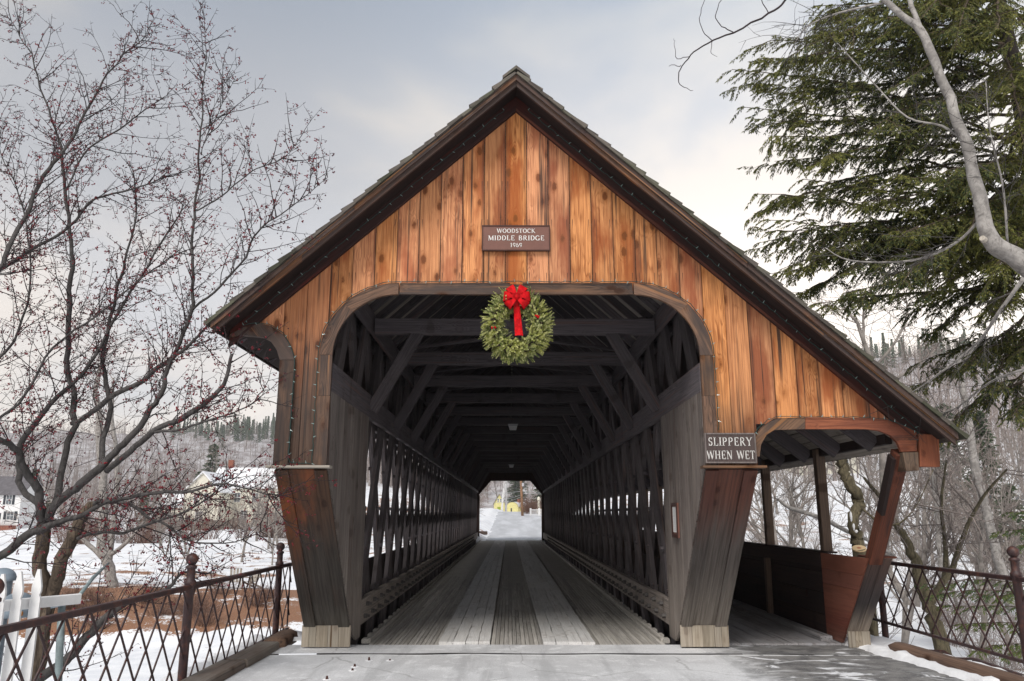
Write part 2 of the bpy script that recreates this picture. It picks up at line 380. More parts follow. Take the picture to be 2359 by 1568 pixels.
M['lampgrey'] = plain('lamp_housing', (.5, .5, .52), .5, .15, 10)
M['brick'] = plain('chimney_brick', (.3, .11, .07), .9, .4, 5)
M['yellow'] = plain('yellow_clapboard', (.80, .74, .33), .7, .12, 2)
M['cream'] = plain('cream_clapboard', (.70, .67, .57), .7, .08, 1)
M['green'] = plain('green_door', (.30, .38, .03), .6, .1, 2)
M['shutter'] = plain('dark_shutter', (.03, .035, .045), .6, .2, 3)
M['pane'] = plain('window_pane', (.10, .12, .14), .1, .4, 1, .8)
M['slate'] = plain('grey_roof', (.14, .13, .14), .8, .3, 2)
M['stone'] = plain('old_stone', (.20, .18, .16), .9, .5, 2, bump=.5)
M['pole'] = plain('utility_pole_wood', (.33, .19, .11), .85, .3, 4)
M['steel'] = plain('street_steel', (.45, .46, .46), .5, .1, 4)
def snowmat(name, leaf=True):
    m, t, b = nt(name, .7, .2); g = G(t)
    geo = g.n('ShaderNodeNewGeometry'); p = geo.outputs['Position']
    n1 = g.noise(p, .8, 6, .6); n2 = g.noise(p, 9, 5, .7); n3 = g.noise(p, 45, 3, .7)
    snow = g.mix(g.ss(n1, .35, .7), (.85, .855, .87), (.70, .715, .75))
    if leaf:
        at = g.n('ShaderNodeAttribute', attribute_name='leaf')
        f = g.math('ADD', at.outputs['Fac'], g.math('ADD', g.math('MULTIPLY', g.math('SUBTRACT', g.noise(g.map(p, (.35, .5, .5)), 1, 6, .7), .5), 2.6), g.math('MULTIPLY', g.math('SUBTRACT', n2, .5), 1.1)))
        f = g.ss(f, .42, .56)
        lc = g.mix(g.ss(n3, .35, .65), (.36, .185, .105), (.14, .065, .04)); lc = g.mix(g.math('MULTIPLY', g.ss(n2, .5, .7), .6), lc, (.27, .21, .12))
        woods = g.n('ShaderNodeAttribute', attribute_name='woods')
        col = g.mix(f, snow, lc)
        col = g.mix(g.math('MULTIPLY', woods.outputs['Fac'], g.math('MULTIPLY_ADD', g.ss(g.noise(p, .12, 5, .7), .35, .65), .5, .45)), col, (.22, .18, .175))
    else: col = snow
    g.set(b.inputs['Base Color'], col)
    g.bump(g.math('ADD', g.math('MULTIPLY', n1, 1), g.math('MULTIPLY', n2, .25)), .5, .12, b)
    return m
M['ground'] = snowmat('snow_and_leaves'); M['snow'] = snowmat('snow', False)
def pavement():
    m, t, b = nt('salted_pavement', .72, .3); g = G(t)
    geo = g.n('ShaderNodeNewGeometry'); p = geo.outputs['Position']; sp = g.n('ShaderNodeSeparateXYZ'); g.set(sp.inputs[0], p)
    n1 = g.noise(p, .7, 6, .6, .4); n2 = g.noise(p, 4, 6, .65, .3); n3 = g.noise(p, 60, 3, .7)
    n4 = g.noise(g.map(p, (1.3, 2.4, 1)), 1, 6, .68, 1.2)
    col = g.mix(g.ss(n1, .35, .65), (.70, .71, .73), (.54, .545, .56))
    col = g.mix(g.math('MULTIPLY', g.ss(n2, .5, .66), .7), col, (.80, .81, .83))
    col = g.mix(g.math('MULTIPLY', g.ss(n3, .4, .62), .22), col, (.18, .18, .18))
    # fine cracks and gritty smears
    wv = g.n('ShaderNodeVectorMath', operation='MULTIPLY_ADD'); g.set(wv.inputs[0], g.noise_c(p, 1.6)); wv.inputs[1].default_value = (.5, .5, 0); g.set(wv.inputs[2], p)
    vc = g.n('ShaderNodeTexVoronoi', feature='DISTANCE_TO_EDGE'); g.set(vc.inputs['Vector'], wv.outputs[0]); vc.inputs['Scale'].default_value = .55
    crack = g.math('MULTIPLY', g.ss(vc.outputs['Distance'], .009, .002), g.ss(g.noise(p, .9, 2), .42, .52))
    col = g.mix(g.math('MULTIPLY', crack, .38), col, (.16, .155, .15))
    tr = g.noise(g.map(p, (3.2, .35, 1)), 1, 5, .65, .6)
    col = g.mix(g.math('MULTIPLY', g.ss(tr, .48, .66), .45), col, (.33, .335, .345))
    grit = g.math('MULTIPLY', g.ss(g.noise(p, 130, 2, .6), .66, .72), g.ss(n2, .42, .6))
    col = g.mix(g.math('MULTIPLY', grit, .7), col, (.12, .10, .09))
    # wet dark side on the right
    xx = g.math('ADD', sp.outputs[0], g.math('MULTIPLY', g.math('SUBTRACT', n4, .5), 2.6))
    yy = sp.outputs[1]
    wet = g.ss(xx, 2.55, 3.1)
    dk = g.mix(g.ss(n2, .38, .62), (.10, .098, .10), (.21, .205, .20)); dk = g.mix(g.math('MULTIPLY', g.ss(n4, .5, .62), .5), dk, (.33, .335, .345))
    dk = g.mix(g.math('MULTIPLY', g.ss(n3, .5, .68), .35), dk, (.4, .4, .4))
    col = g.mix(wet, col, dk)
    ice = g.math('MULTIPLY', g.ss(g.math('ADD', n4, g.math('MULTIPLY', n1, .5)), .83, .90), g.ss(xx, 2.3, 2.7))
    col = g.mix(ice, col, (.74, .75, .78))
    # white salt rim along the joint
    jy = g.math('ABSOLUTE', g.math('SUBTRACT', g.math('ADD', yy, g.math('MULTIPLY', n2, .12)), 10.3))
    col = g.mix(g.math('MULTIPLY', g.ss(jy, .07, .0), g.ss(n2, .4, .52)), col, (.70, .71, .72))
    g.set(b.inputs['Base Color'], col)
    g.bump(g.math('ADD', n3, g.math('MULTIPLY', n2, .6)), .35, .008, b)
    return m
M['pave'] = pavement()
def roadmat():
    m, t, b = nt('icy_road', .6, .3); g = G(t); geo = g.n('ShaderNodeNewGeometry'); p = geo.outputs['Position']
    n1 = g.noise(g.map(p, (.9, .12, 1)), 1, 5, .6); n2 = g.noise(p, 1.2, 5, .6)
    col = g.mix(g.ss(n1, .35, .65), (.42, .43, .45), (.56, .57, .60)); col = g.mix(g.math('MULTIPLY', g.ss(n2, .5, .7), .5), col, (.31, .32, .34))
    g.set(b.inputs['Base Color'], col); return m
M['road'] = roadmat()
def stumpmat():
    m, t, b = nt('cut_wood_face', .7, .2); g = G(t); tc = g.n('ShaderNodeTexCoord')
    ln = g.n('ShaderNodeVectorMath', operation='LENGTH'); g.set(ln.inputs[0], tc.outputs['Object'])
    r = ln.outputs['Value']; rr = g.math('MULTIPLY_ADD', g.math('SINE', g.math('MULTIPLY', r, 420)), .5, .5)
    col = g.mix(g.math('MULTIPLY', rr, .4), (.72, .55, .33), (.50, .31, .16)); col = g.mix(g.ss(r, .045, .02), col, (.42, .17, .09))
    g.set(b.inputs['Base Color'], col); return m
M['cutface'] = stumpmat()
# ------------------------------------------------------------ the covered bridge
BX = 0.08
YF, YB, YE = 9.0, 10.8, 53.3          # gable face, foot of the legs, far end
bridge = empty('covered_bridge', (BX, YF, 0), 'brown timber covered bridge with shingled gable roof, lattice sides and a side walkway', 'covered bridge')
def roofz(x, top=7.0): return top-.9*abs(x)
def front(z): return YF+(2.2-z)/2.0*1.8 if z < 2.2 else YF     # leaning face of the legs
XI, XO, XW = 2.15, 2.75, 4.37
# --- gable boards
def arch_bottom(x):
    """lower end of the boarding at bridge x"""
    a = abs(x)
    if a <= 1.42: return 4.30
    if a < 2.22: return 3.52+.78*sqrt(max(0, 1-((a-1.42)/.80)**2))
    if a <= 2.76 and x < 0:
        return 2.215
    if x < 0:      # left bracket arch
        T_ = ((2.76, 3.655), (2.81, 3.71), (2.94, 3.78), (3.1, 3.80), (9, 3.80))
        for (p, u), (q, w) in zip(T_[:-1], T_[1:]):
            if a <= q: return u+(w-u)*(a-p)/(q-p)
    if a <= 2.76: return 2.215
    return 2.70
BW = .262
k = -13
edges = [(-.5+i)*BW for i in range(-12, 19)]
for i in range(len(edges)-1):
    a, b = edges[i]+.0035+R.uniform(-.001, .002), edges[i+1]-.0035
    segs = sorted({a, b, *[x for x in (-2.765, -2.22, 2.22, 2.765) if a < x < b], 0 if a < 0 < b else a})
    xs = []
    for s0, s1 in zip(segs[:-1], segs[1:]):
        n = 5 if (1.3 < abs((s0+s1)/2) < 2.3 or (s0 < -2.7)) else 1
        xs += [(s0+(s1-s0)*j/n*.9999+.00005, ) for j in range(n+1)]
    xs = [x[0] for x in xs]
    bot = [(x, arch_bottom(x)) for x in xs]; topv = [(x, roofz(x, 6.80)) for x in (a, *([0] if a < 0 < b else []), b)]
    if topv[0][1]-bot[0][1] < .02 and topv[-1][1]-bot[-1][1] < .02: continue
    bot = [(x, min(z, roofz(x, 6.78))) for x, z in bot]
    y = YF + R.uniform(-.003, .003)
    pts = [(BX+x, z) for x, z in bot]+[(BX+x, z) for x, z in reversed(topv)]
    xm = (a+b)/2
    prism('gable_board', pts, y, y+.028, M['board_post'] if -2.8 < xm < -2.15 else (M['board_side'] if 2.2 < xm < 2.8 else M['board']), bridge, ox=BX+xm)
# --- frieze along the rake of the gable, barge boards, roof
def rake(name, side, x0, x1, zlo, zhi, y0, y1, mat):
    s = side; xa, xb = x0, x1
    pts = [(BX+s*xa, roofz(xa, zhi)), (BX+s*xb, roofz(xb, zhi)), (BX+s*xb, roofz(xb, zlo)), (BX+s*xa, roofz(xa, zlo))]
    return prism(name, pts, y0, y1, mat, bridge, ang=-s*radians(48))
EL, ER = 3.42, 4.80
for s, E in ((-1, EL), (1, ER)):
    rake('frieze_board', s, 0, min(E-.05, 4.72), 6.625, 6.832, YF-.035, YF-.004, M['frieze'])
    rake('frieze_moulding', s, 0, min(E-.05, 4.70), 6.625, 6.66, YF-.06, YF-.036, M['redpost'] if s > 0 else M['frieze'])
    cuts = [0, E*.38, E*.72, E]
    for j in range(3):
        rake('barge_board', s, cuts[j]+.002, cuts[j+1], 6.742, 6.868, 8.56, 8.60, M['barge'])
    rake('barge_moulding', s, 0, E*.55, 6.805, 6.885, 8.525, 8.559, M['barge'])
    rake('barge_moulding', s, E*.55+.003, E+.01, 6.805, 6.885, 8.52, 8.559, M['barge'])
    # deck
    rake('roof_deck', s, 0, E, 6.835, 6.868, YF+.03, YE+.7, M['roofboard'])
    rake('verge_soffit', s, 0, E, 6.835, 6.868, 8.601, YF+.027, M['soffit'])
    rn = 'rafter'
    y = 9.2
    while y < YE+.4:
        xa = .03
        beam(rn, (BX+s*xa, y, roofz(xa, 6.755)), (BX+s*(E-.06), y, roofz(E-.06, 6.755)), .05, .13, M['dark'], bridge)
        y += .61
# fascia under the deck on the left eave, closed box
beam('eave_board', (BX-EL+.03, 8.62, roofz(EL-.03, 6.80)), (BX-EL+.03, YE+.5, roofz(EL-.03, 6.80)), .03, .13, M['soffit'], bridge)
# shingles: the ones seen at the rake one by one, the rest of each course joined
smb = MB()
def shingle_pts(s, d0, d1, t0, t1):
    # d along the slope measured in bridge x
    n = Vector((.67, .743)); out = []
    for d, t in ((d0, 0), (d1, 0), (d1, t1), (d0, t0)):
        x = d+t*n.x; z = roofz(d, 6.875)+t*n.y
        out.append((s*x, z))
    return out
for s, E in ((-1, EL+.05), (1, ER+.08)):
    n = int(round(E/.134)); st = E/n
    for c in range(n):
        d0, d1 = c*st-.03, (c+1)*st+R.uniform(-.012, .014); d0 = max(d0, 0)
        t1 = .052+R.uniform(-.009, .011); t0 = .026
        P = shingle_pts(s, d0, d1, t0, t1)
        y0 = 8.49+R.uniform(-.012, .012); y1 = y0+R.uniform(.10, .17)
        prism('shingle', [(BX+x, z) for x, z in P], y0, y1, M['shingle'], bridge, ang=-s*radians(48))
        y = y1
        while y < YE+.75:
            w = R.uniform(.5, 1.2) if y > 10 else R.uniform(.1, .2); w = w if y < 14 else 3.2
            tt = R.uniform(-.005, .006)
            Q = [(BX+x-BX, z+tt*(1 if i > 1 else 0)) for i, (x, z) in enumerate(P)]
            V = [(BX+x, y+.003, z) for x, z in Q]+[(BX+x, min(y+w, YE+.75), z) for x, z in Q]
            smb.add(V, [(0, 1, 2, 3), (7, 6, 5, 4), (0, 4, 5, 1), (1, 5, 6, 2), (2, 6, 7, 3), (3, 7, 4, 0)]); y += w
tag(smb.build('shingle_courses', M['shingle'], bridge), kind='stuff')
for s in (-1, 1):      # ridge cap
    pts = [(BX, 7.035), (BX+s*.17, 6.90), (BX+s*.155, 6.875), (BX, 6.99)]
    prism('ridge_cap', [(BX, 6.975), (BX+s*.165, 6.835), (BX+s*.165, 6.80), (BX, 6.935)], 8.485, YE+.75, M['shingle'], bridge, ang=-s*radians(48))

# --- arch trims
def arc_pts(cx, cz, rx, rz, a0, a1, n): return [(cx+rx*cos(a0+(a1-a0)*i/n), cz+rz*sin(a0+(a1-a0)*i/n)) for i in range(n+1)]
YT0, YT1 = 8.945, 8.992
for s in (-1, 1):
    # horizontal member in two lengths meeting above the wreath
    prism('arch_trim', [(BX+s*.075, 4.235), (BX+s*1.385, 4.235), (BX+s*1.385, 4.375), (BX+s*.075, 4.375)], YT0, YT1, M['trim'], bridge, ang=pi/2)
    cz, rxi, rzi, rxo, rzo, cx = 3.50, .75, .735, .90, .875, 1.40
    for j in range(2):
        a0, a1 = pi/2-j*pi/4, pi/2-(j+1)*pi/4
        o = arc_pts(cx, cz, rxo, rzo, a0, a1, 6); q = arc_pts(cx, cz, rxi, rzi, a1, a0, 6)
        g_ = 0.0
        prism('arch_trim', [(BX+s*x, z) for x, z in o+q], YT0-.004*(1-j), YT1, M['trim'], bridge, ang=s*radians(112 if j == 0 else 157))
    prism('arch_trim', [(BX+s*2.152, 3.02), (BX+s*2.298, 3.02), (BX+s*2.30, 3.497), (BX+s*2.15, 3.497)], YT0+.003, YT1, M['trim'], bridge)
    prism('arch_trim', [(BX+s*2.152, 2.225), (BX+s*2.30, 2.225), (BX+s*2.298, 3.017), (BX+s*2.152, 3.017)], YT0, YT1, M['trim'], bridge)
# small block joining the two halves
prism('trim_block', [(BX-.072, 4.27), (BX+.072, 4.27), (BX+.072, 4.36), (BX-.072, 4.36)], YT0+.01, YT1, M['trim'], bridge)
# left bracket trim: quarter arch below the eave, then down to the ledge
o = [(-3.36, 3.74), (-3.2, 3.83), (-3.02, 3.875), (-2.88, 3.845), (-2.74, 3.745), (-2.64, 3.60), (-2.585, 3.44)]
q = [(-2.755, 3.44), (-2.80, 3.56), (-2.875, 3.66), (-2.98, 3.71), (-3.10, 3.725), (-3.22, 3.735), (-3.37, 3.70)]
prism('bracket_trim', [(BX+x, z) for x, z in o+q], YT0-.004, YT1+.03, M['trim'], bridge, ang=radians(-40))
prism('bracket_trim', [(BX-2.76, 2.225), (BX-2.59, 2.225), (BX-2.585, 3.436), (BX-2.755, 3.436)], YT0, YT1, M['trim'], bridge)
# walkway arch trim
o = [PT(u, v, YF) for u, v in ((1723, 1052), (1733, 1015), (1750, 985), (1780, 965), (1850, 962))]
q = [PT(u, v, YF) for u, v in ((1850, 989), (1780, 991), (1762, 1002), (1749, 1025), (1746, 1052))]
prism('walkway_arch_trim', [(p.x, p.z) for p in o+q], YT0-.004, YT1, M['trim'], bridge, ang=radians(50))
o = [PT(u, v, YF) for u, v in ((1851, 962), (2000, 964), (2040, 969), (2075, 981), (2105, 996))]
q = [PT(u, v, YF) for u, v in ((2106, 1040), (2071, 1041), (2062, 1020), (2045, 1003), (2020, 993), (1990, 989), (1851, 989))]
prism('walkway_arch_trim', [(p.x, p.z) for p in o+q], YT0, YT1, M['trim_red'], bridge, ang=pi/2)
p = [PT(u, v, YF) for u, v in ((2072, 1043), (2107, 1042), (2109, 1084), (2080, 1085))]
prism('post_block', [(a.x, a.z) for a in p], YT0-.02, YF+.14, M['post'], bridge)
p = [PT(u, v, YF) for u, v in ((2109, 1000), (2154, 1004), (2157, 1076), (2111, 1075))]
prism('eave_end_board', [(a.x, a.z) for a in p], YT0-.02, YF+.03, M['trim_red'], bridge)
p = [PT(u, v, YF) for u, v in ((2111, 1004), (2150, 1006), (2153, 1073), (2113, 1073))]
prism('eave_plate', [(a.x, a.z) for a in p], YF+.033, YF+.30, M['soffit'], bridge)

# --- portal legs
for s in (-1, 1):
    mt = M['leg'] if s < 0 else M['leg2']
    ledge = beam('ledge', (BX+s*2.10, 8.955, 2.205), (BX+s*2.82, 8.955, 2.205), .03, .15, M['ledge' if s < 0 else 'trim'], bridge, up=Vector((0, 1, 0)))
    f0, f1 = Vector((0, front(.26), .26)), Vector((0, YF+.005, 2.188))
    dn = Vector((0, 1.8, -2)).normalized(); nrm = Vector((0, -2, -1.8)).normalized()
    for xa, xb, off in ((2.155, 2.30, .022), (2.303, 2.59, 0), (2.593, 2.745, .022)):
        c = BX+s*(xa+xb)/2; of = nrm*off*(-1)*-1
        beam('leg_board', Vector((c, f0.y, f0.z))+of, Vector((c, f1.y, f1.z))+of, xb-xa, .03, mt, bridge, up=nrm, ch=.003)
    # feet: pale new boards
    xs = [2.135, 2.29, 2.43, 2.58, 2.67, 2.765]
    for xa, xb in zip(xs[:-1], xs[1:]):
        yb = front(.26)-.045
        pts = [(BX+s*(xa+.002), .012), (BX+s*(xb-.002), .012), (BX+s*(xb-.002), .275), (BX+s*(xa+.002), .275)]
        prism('foot_board', pts, yb+R.uniform(-.003, .003), yb+.03, M['foot'], bridge)
    # side panels in the y-z plane, boards upright with the front end cut to the lean
    for xx, th, zt, nm in ((XI, .03, 3.08, 'panel_board'), (XO-.03, .03, 3.3, 'outer_panel_board')):
        ys = [9.03]
        while ys[-1] < 11.42: ys.append(min(11.45, ys[-1]+R.choice([.19, .24, .28])))
        for ya, yb in zip(ys[:-1], ys[1:]):
            ya += .002; yb -= .002
            def zl(y): return max(.03 if nm == 'outer_panel_board' else .03, 2.2-(y-YF-.03)/1.8*2.0)
            z0a, z0b = zl(ya), zl(yb)
            P = [(ya, z0a), (yb, z0b), (yb, zt), (ya, zt)]
            ym, zm = ya, 0
            V = [(0, y-ya, z) for y, z in P]+[(th, y-ya, z) for y, z in P]
            F = [(3, 2, 1, 0), (4, 5, 6, 7)]+[(i, (i+1) % 4, 4+(i+1) % 4, 4+i) for i in range(4)]
            me = mesh(nm, V, F, M['panel'])
            x = BX+(s*xx if s > 0 else s*xx-th); x += R.uniform(-.003, .003)
            obj(nm, me, bridge, Matrix.Translation((x, ya, 0)))
    # inner corner strip
    beam('corner_strip', (BX+s*2.163, 11.46, .03), (BX+s*2.163, 11.46, 3.075), .03, .03, M['curb'], bridge)

# --- trusses
TA = radians(62); ZB, ZTOP = -.9, 4.62
peg = MB(); peg.tube([(0, 0, 0), (.045, 0, 0)], .028, 6); peg_me = mesh('peg', peg.V, peg.F, M['dark'])
bolt = MB(); bolt.tube([(0, 0, 0), (.05, 0, 0)], .035, 6); bolt.tube([(.05, 0, 0), (.085, 0, 0)], .018, 5); bolt_me = mesh('bolt', bolt.V, bolt.F, M['bolt'])
def clipfront(y, z, dy, dz, L):
    t0, t1 = 0, L
    for i in range(60):
        yy, zz = y+dy*t0, z+dz*t0
        if yy < front(zz)+.3 or yy < 9.35: t0 += .1
        else: break
    for i in range(60):
        yy, zz = y+dy*t1, z+dz*t1
        if yy < front(zz)+.3 or yy < 9.35: t1 -= .1
        else: break
    while t1 > t0 and y+dy*t1 > YE-.1: t1 -= .1
    while t1 > t0 and y+dy*t0 > YE-.1: t0 += .1
    return t0, t1
L = (ZTOP-ZB)/sin(TA)
for s in (-1, 1):
    for dirn in (1, -1):
        xx = BX+s*(2.262 if dirn > 0 else 2.338)
        y = 6.2 if dirn > 0 else 9.9
        while y < YE+3:
            dy, dz = dirn*cos(TA), sin(TA)
            t0, t1 = clipfront(y, ZB, dy, dz, L)
            if t1-t0 > .6:
                beam('lattice_plank', (xx, y+dy*t0, ZB+dz*t0), (xx, y+dy*t1, ZB+dz*t1), .27, .072, M['lattice'], bridge, up=Vector((1, 0, 0)), ch=.004)
            y += 1.25
    # pegs at the crossings
    for row in range(5):
        z = .15+.5875*2*row*.5+.0
        yy = 11.75+(.3125 if row % 2 else 0)
        while yy < 40 and row < 4:
            o = obj('peg', peg_me, bridge, Matrix.Translation((BX+s*2.226, yy, z+.45)) @ Matrix.Rotation(0 if s < 0 else pi, 4, 'Z')); yy += 1.25*(1 if yy < 25 else 2)
    for zc, h, nm, mt, th in ((3.255, .35, 'upper_chord', 'dark', .075), (.34, .34, 'guard_timber', 'curb', .10), (4.55, .3, 'top_chord', 'dark', .075), (-.45, .35, 'lower_chord', 'dark', .075)):
        for side_off in ((XI+.005+th/2), (2.42)):
            ys = [9.06 if zc > 3 else 11.48]; 
            if zc < 0: ys = [11.0]
            while ys[-1] < YE: ys.append(min(YE, ys[-1]+R.choice([4.6, 5.2, 5.8])))
            for a, b in zip(ys[:-1], ys[1:]):
                x = BX+s*side_off
                beam(nm, (x, a+.002, zc), (x, b-.002, zc), th, h, M[mt], bridge)
    y = 11.75; i = 0
    while y < 46:
        for zz in (.27, .42):
            obj('bolt', bolt_me, bridge, Matrix.Translation((BX+s*(XI+.004), y+(.16 if zz > .3 else 0)+R.uniform(-.02, .02), zz)) @ Matrix.Rotation(0 if s < 0 else pi, 4, 'Z'))
        y += .62
    # boarding outside the lattice, low and high
    sb = MB()
    for z0, z1, ya in ((-1.3, .95, 11.5), (3.02, 4.42, 9.1)):
        y = ya
        while y < YE:
            sb.box((BX+s*2.50-.012, y, z0), (BX+s*2.50+.012, y+.295, z1)); y += .3
    tag(sb.build('siding', M['parapet'], bridge), kind='stuff')
# close the slot above the truss and the overhang walls
for s in (-1, 1):
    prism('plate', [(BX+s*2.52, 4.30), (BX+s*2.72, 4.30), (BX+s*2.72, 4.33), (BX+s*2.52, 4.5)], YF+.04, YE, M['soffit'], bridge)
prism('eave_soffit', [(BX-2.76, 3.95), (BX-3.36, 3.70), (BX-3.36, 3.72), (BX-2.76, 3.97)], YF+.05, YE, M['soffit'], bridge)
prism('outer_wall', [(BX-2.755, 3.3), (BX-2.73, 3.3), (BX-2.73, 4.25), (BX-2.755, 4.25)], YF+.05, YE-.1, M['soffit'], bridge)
# ties, knee braces, lateral braces
tY = [11.65+2.5*i for i in range(17)]
for i, y in enumerate(tY):
    beam('tie_beam', (BX-2.13, y, 4.485), (BX+2.13, y, 4.485), .17, .23, M['dark'], bridge)
    for s in (-1, 1):
        beam('knee_brace', (BX+s*1.47, y, 4.40), (BX+s*2.14, y, 3.20), .13, .17, M['dark'], bridge, up=Vector((s, 0, .5)))
    if i:
        for a, b, dz in ((-1, 1, .03), (1, -1, .09)):
            beam('lateral_brace', (BX+a*2.05, tY[i-1]+.1, 4.60+dz*.5), (BX+b*2.05, y-.1, 4.60+dz*.5), .11, .045, M['dark'], bridge)
# --- deck
y0, y1 = 10.98, YE
w = .058; x = -1.95; far = MB()
while x < 1.98:
    inrun = (-1.01 < x+w/2 < -.33) or (.38 < x+w/2 < 1.06)
    if not inrun:
        ya = y0+R.uniform(0, .012); zt = R.uniform(-.006, .003)
        while ya < 19:
            yb = min(ya+R.uniform(2.0, 5.5), 23)
            beam('deck_strip', (BX+x+w/2, ya, -.05+zt), (BX+x+w/2, yb-.004, -.05+zt), w-.005, .1, M['deck'], bridge, ch=.005); ya = yb
            zt = R.uniform(-.006, .003)
        far.beam((BX+x+w/2, ya, -.05+zt), (BX+x+w/2, y1, -.05+zt), w-.006, .1)
    x += w
tag(far.build('deck_boarding', M['deck'], bridge), kind='stuff')
beam('deck_underlay', (BX, y0+.05, -.13), (BX, y1, -.13), 3.95, .05, M['parapet'], bridge)
for s in (-1, 1):
    xa = -1.02 if s < 0 else .37
    ws = [.195, .17, .165, .155] if s < 0 else [.17, .175, .175, .17]
    for wi in ws:
        ya = y0-.01+R.uniform(-.02, .02)
        while ya < y1-.1:
            yb = min(ya+R.uniform(3.2, 5.2), y1)
            # slightly wavy edges
            n = 14; V = []; F = []
            je = [R.uniform(-.007, .007) for _ in range(2*(n+1))]
            z1 = .034+R.uniform(-.004, .004)
            for j in range(n+1):
                yy = ya+.003+(yb-ya-.006)*j/n
                a, b = xa+.003+je[2*j]*(.8 if wi != ws[0] else 1), xa+wi-.003+je[2*j+1]*.8
                V += [(a-xa-wi/2, z1-.006, yy-ya), (a+.006-xa-wi/2, z1, yy-ya), (b-.006-xa-wi/2, z1, yy-ya), (b-xa-wi/2, z1-.006, yy-ya), (b-xa-wi/2, -.1, yy-ya), (a-xa-wi/2, -.1, yy-ya)]
            for j in range(n):
                for e_ in range(6): F.append((6*j+e_, 6*j+(e_+1) % 6, 6*j+6+(e_+1) % 6, 6*j+6+e_))
            F += [(0, 5, 4, 3, 2, 1)[::1], tuple(6*n+e_ for e_ in range(6))]
            V = [(-vx, vy, vz) for vx, vy, vz in V]
            me = mesh('runner_plank', V, F, M['runner'])
            m = Matrix(((-1, 0, 0, BX+xa+wi/2), (0, 0, 1, ya), (0, 1, 0, 0), (0, 0, 0, 1)))
            obj('runner_plank', me, bridge, m)
            ya = yb
        xa += wi
    # edge strip with blocks
    ex = -1.975 if s < 0 else 1.99
    beam('edge_strip', (BX+ex, y0+.2, .015), (BX+ex, y1, .015), .045, .07, M['deck'], bridge)
    y = 11.15
    bm_ = box_mesh('spacer_block', .09, .06, .14, M['deck'], .008)
    while y < 34:
        obj('spacer_block', bm_, bridge, Matrix.Translation((BX+ex+s*.05, y, .015)) @ Matrix.Rotation(-pi/2, 4, 'X')); y += .46+R.uniform(-.05, .05)
y = 11.2
while y < YE:
    beam('floor_beam', (BX-2.14, y, -.27), (BX+2.14, y, -.27), .2, .22, M['dark'], bridge); y += 1.25
beam('sill_beam', (BX-2.6, 10.93, -.14), (BX+4.9, 10.93, -.14), .1, .24, M['greytimber'], bridge)
# --- far portal
ho, zc, zt, xt = 2.12, 2.95, 3.88, 1.32
P = [(-2.85, 0), (-ho, 0), (-ho, zc), (-xt, zt), (xt, zt), (ho, zc), (ho, 0), (2.85, 0), (2.85, 4.2), (0, 6.78), (-2.85, 4.2)]
prism('far_gable_wall', [(BX+x, z) for x, z in P], YE-.04, YE, M['parapet'], bridge)
for s in (-1, 1):
    beam('far_trim', (BX+s*(ho-.03), YE+.02, .0), (BX+s*(ho-.03), YE+.02, zc), .06, .12, M['post'], bridge, up=Vector((0, 1, 0)))
# --- walkway
xr = 4.40+BX*0
for (a, b) in [(2.62+i*.19, 2.62+(i+1)*.19) for i in range(10)]:
    y = 10.99
    while y < YE:
        yb = min(YE, y+R.uniform(3.5, 6)); beam('walkway_plank', (BX+(a+b)/2, y, -.02+R.uniform(-.004, .003)), (BX+(a+b)/2, yb-.005, -.02), b-a-.006, .06, M['walkdeck'], bridge); y = yb
beam('walkway_kerb', (BX+4.22, 11.2, .04), (BX+4.22, YE, .04), .16, .07, M['walkdeck'], bridge)
zs = [(0.02, .30), (.305, .60), (.605, .88), (.885, 1.0)]
for z0, z1 in zs:
    beam('parapet_board', (BX+4.39, 11.5, (z0+z1)/2), (BX+4.39, YE, (z0+z1)/2), .03, z1-z0, M['parapet'], bridge)
beam('parapet_rail', (BX+4.352, 11.48, 1.055), (BX+4.352, YE, 1.055), .045, .19, M['parapet'], bridge)
beam('parapet_cleat', (BX+4.362, 12.2, .53), (BX+4.362, YE, .53), .025, .10, M['parapet'], bridge)
beam('parapet_cap', (BX+4.40, 11.2, 1.165), (BX+4.40, YE, 1.165), .14, .025, M['parapet'], bridge)
# red stained panel, three boards cut to the lean
def yzboard(name, P, x, th, mat):
    V = [(0, y-P[0][0], z) for y, z in P]+[(th, y-P[0][0], z) for y, z in P]; n = len(P)
    # grain along y: rotate so local z runs along y
    V = [(v[0], -v[2], v[1]) for v in V]
    F = [tuple(range(n))[::-1], tuple(range(n, 2*n))]+[(i, (i+1) % n, n+(i+1) % n, n+i) for i in range(n)]
    me = mesh(name, V, F, mat)
    return obj(name, me, bridge, Matrix.Translation((x, P[0][0], 0)) @ Matrix(((1, 0, 0, 0), (0, 0, 1, 0), (0, -1, 0, 0), (0, 0, 0, 1))))
def fy(z): return front(z)+.02
for z0, z1 in ((.02, .74), (.745, .93), (.935, 1.15)):
    yzboard('side_panel_board', [(fy(z0), z0), (11.47, z0), (11.47, z1), (fy(z1), z1)], BX+4.335+R.uniform(-.002, .002), .03, M['redpanel'])
nrm = Vector((0, -2, -1.8)).normalized()
for xa, xb in ((4.355, 4.50), (4.503, 4.62)):
    beam('leaning_board', (BX+(xa+xb)/2, front(.17), .17), (BX+(xa+xb)/2, front(1.16), 1.16), xb-xa, .04, M['lean'], bridge, up=nrm)
beam('leaning_post', (BX+4.43, front(1.12)+.05, 1.12), (BX+4.43, YF+.06, 2.38), .16, .15, M['redpost'], bridge, up=nrm)
beam('post_strip', (BX+4.335, front(1.7)+.05, 1.7), (BX+4.335, YF+.08, 2.33), .05, .13, M['soffit'], bridge, up=nrm)
beam('leaning_cap', (BX+4.53, front(1.14)-.02, 1.165), (BX+4.53, front(1.14)+.4, 1.165), .30, .025, M['redpost'], bridge)
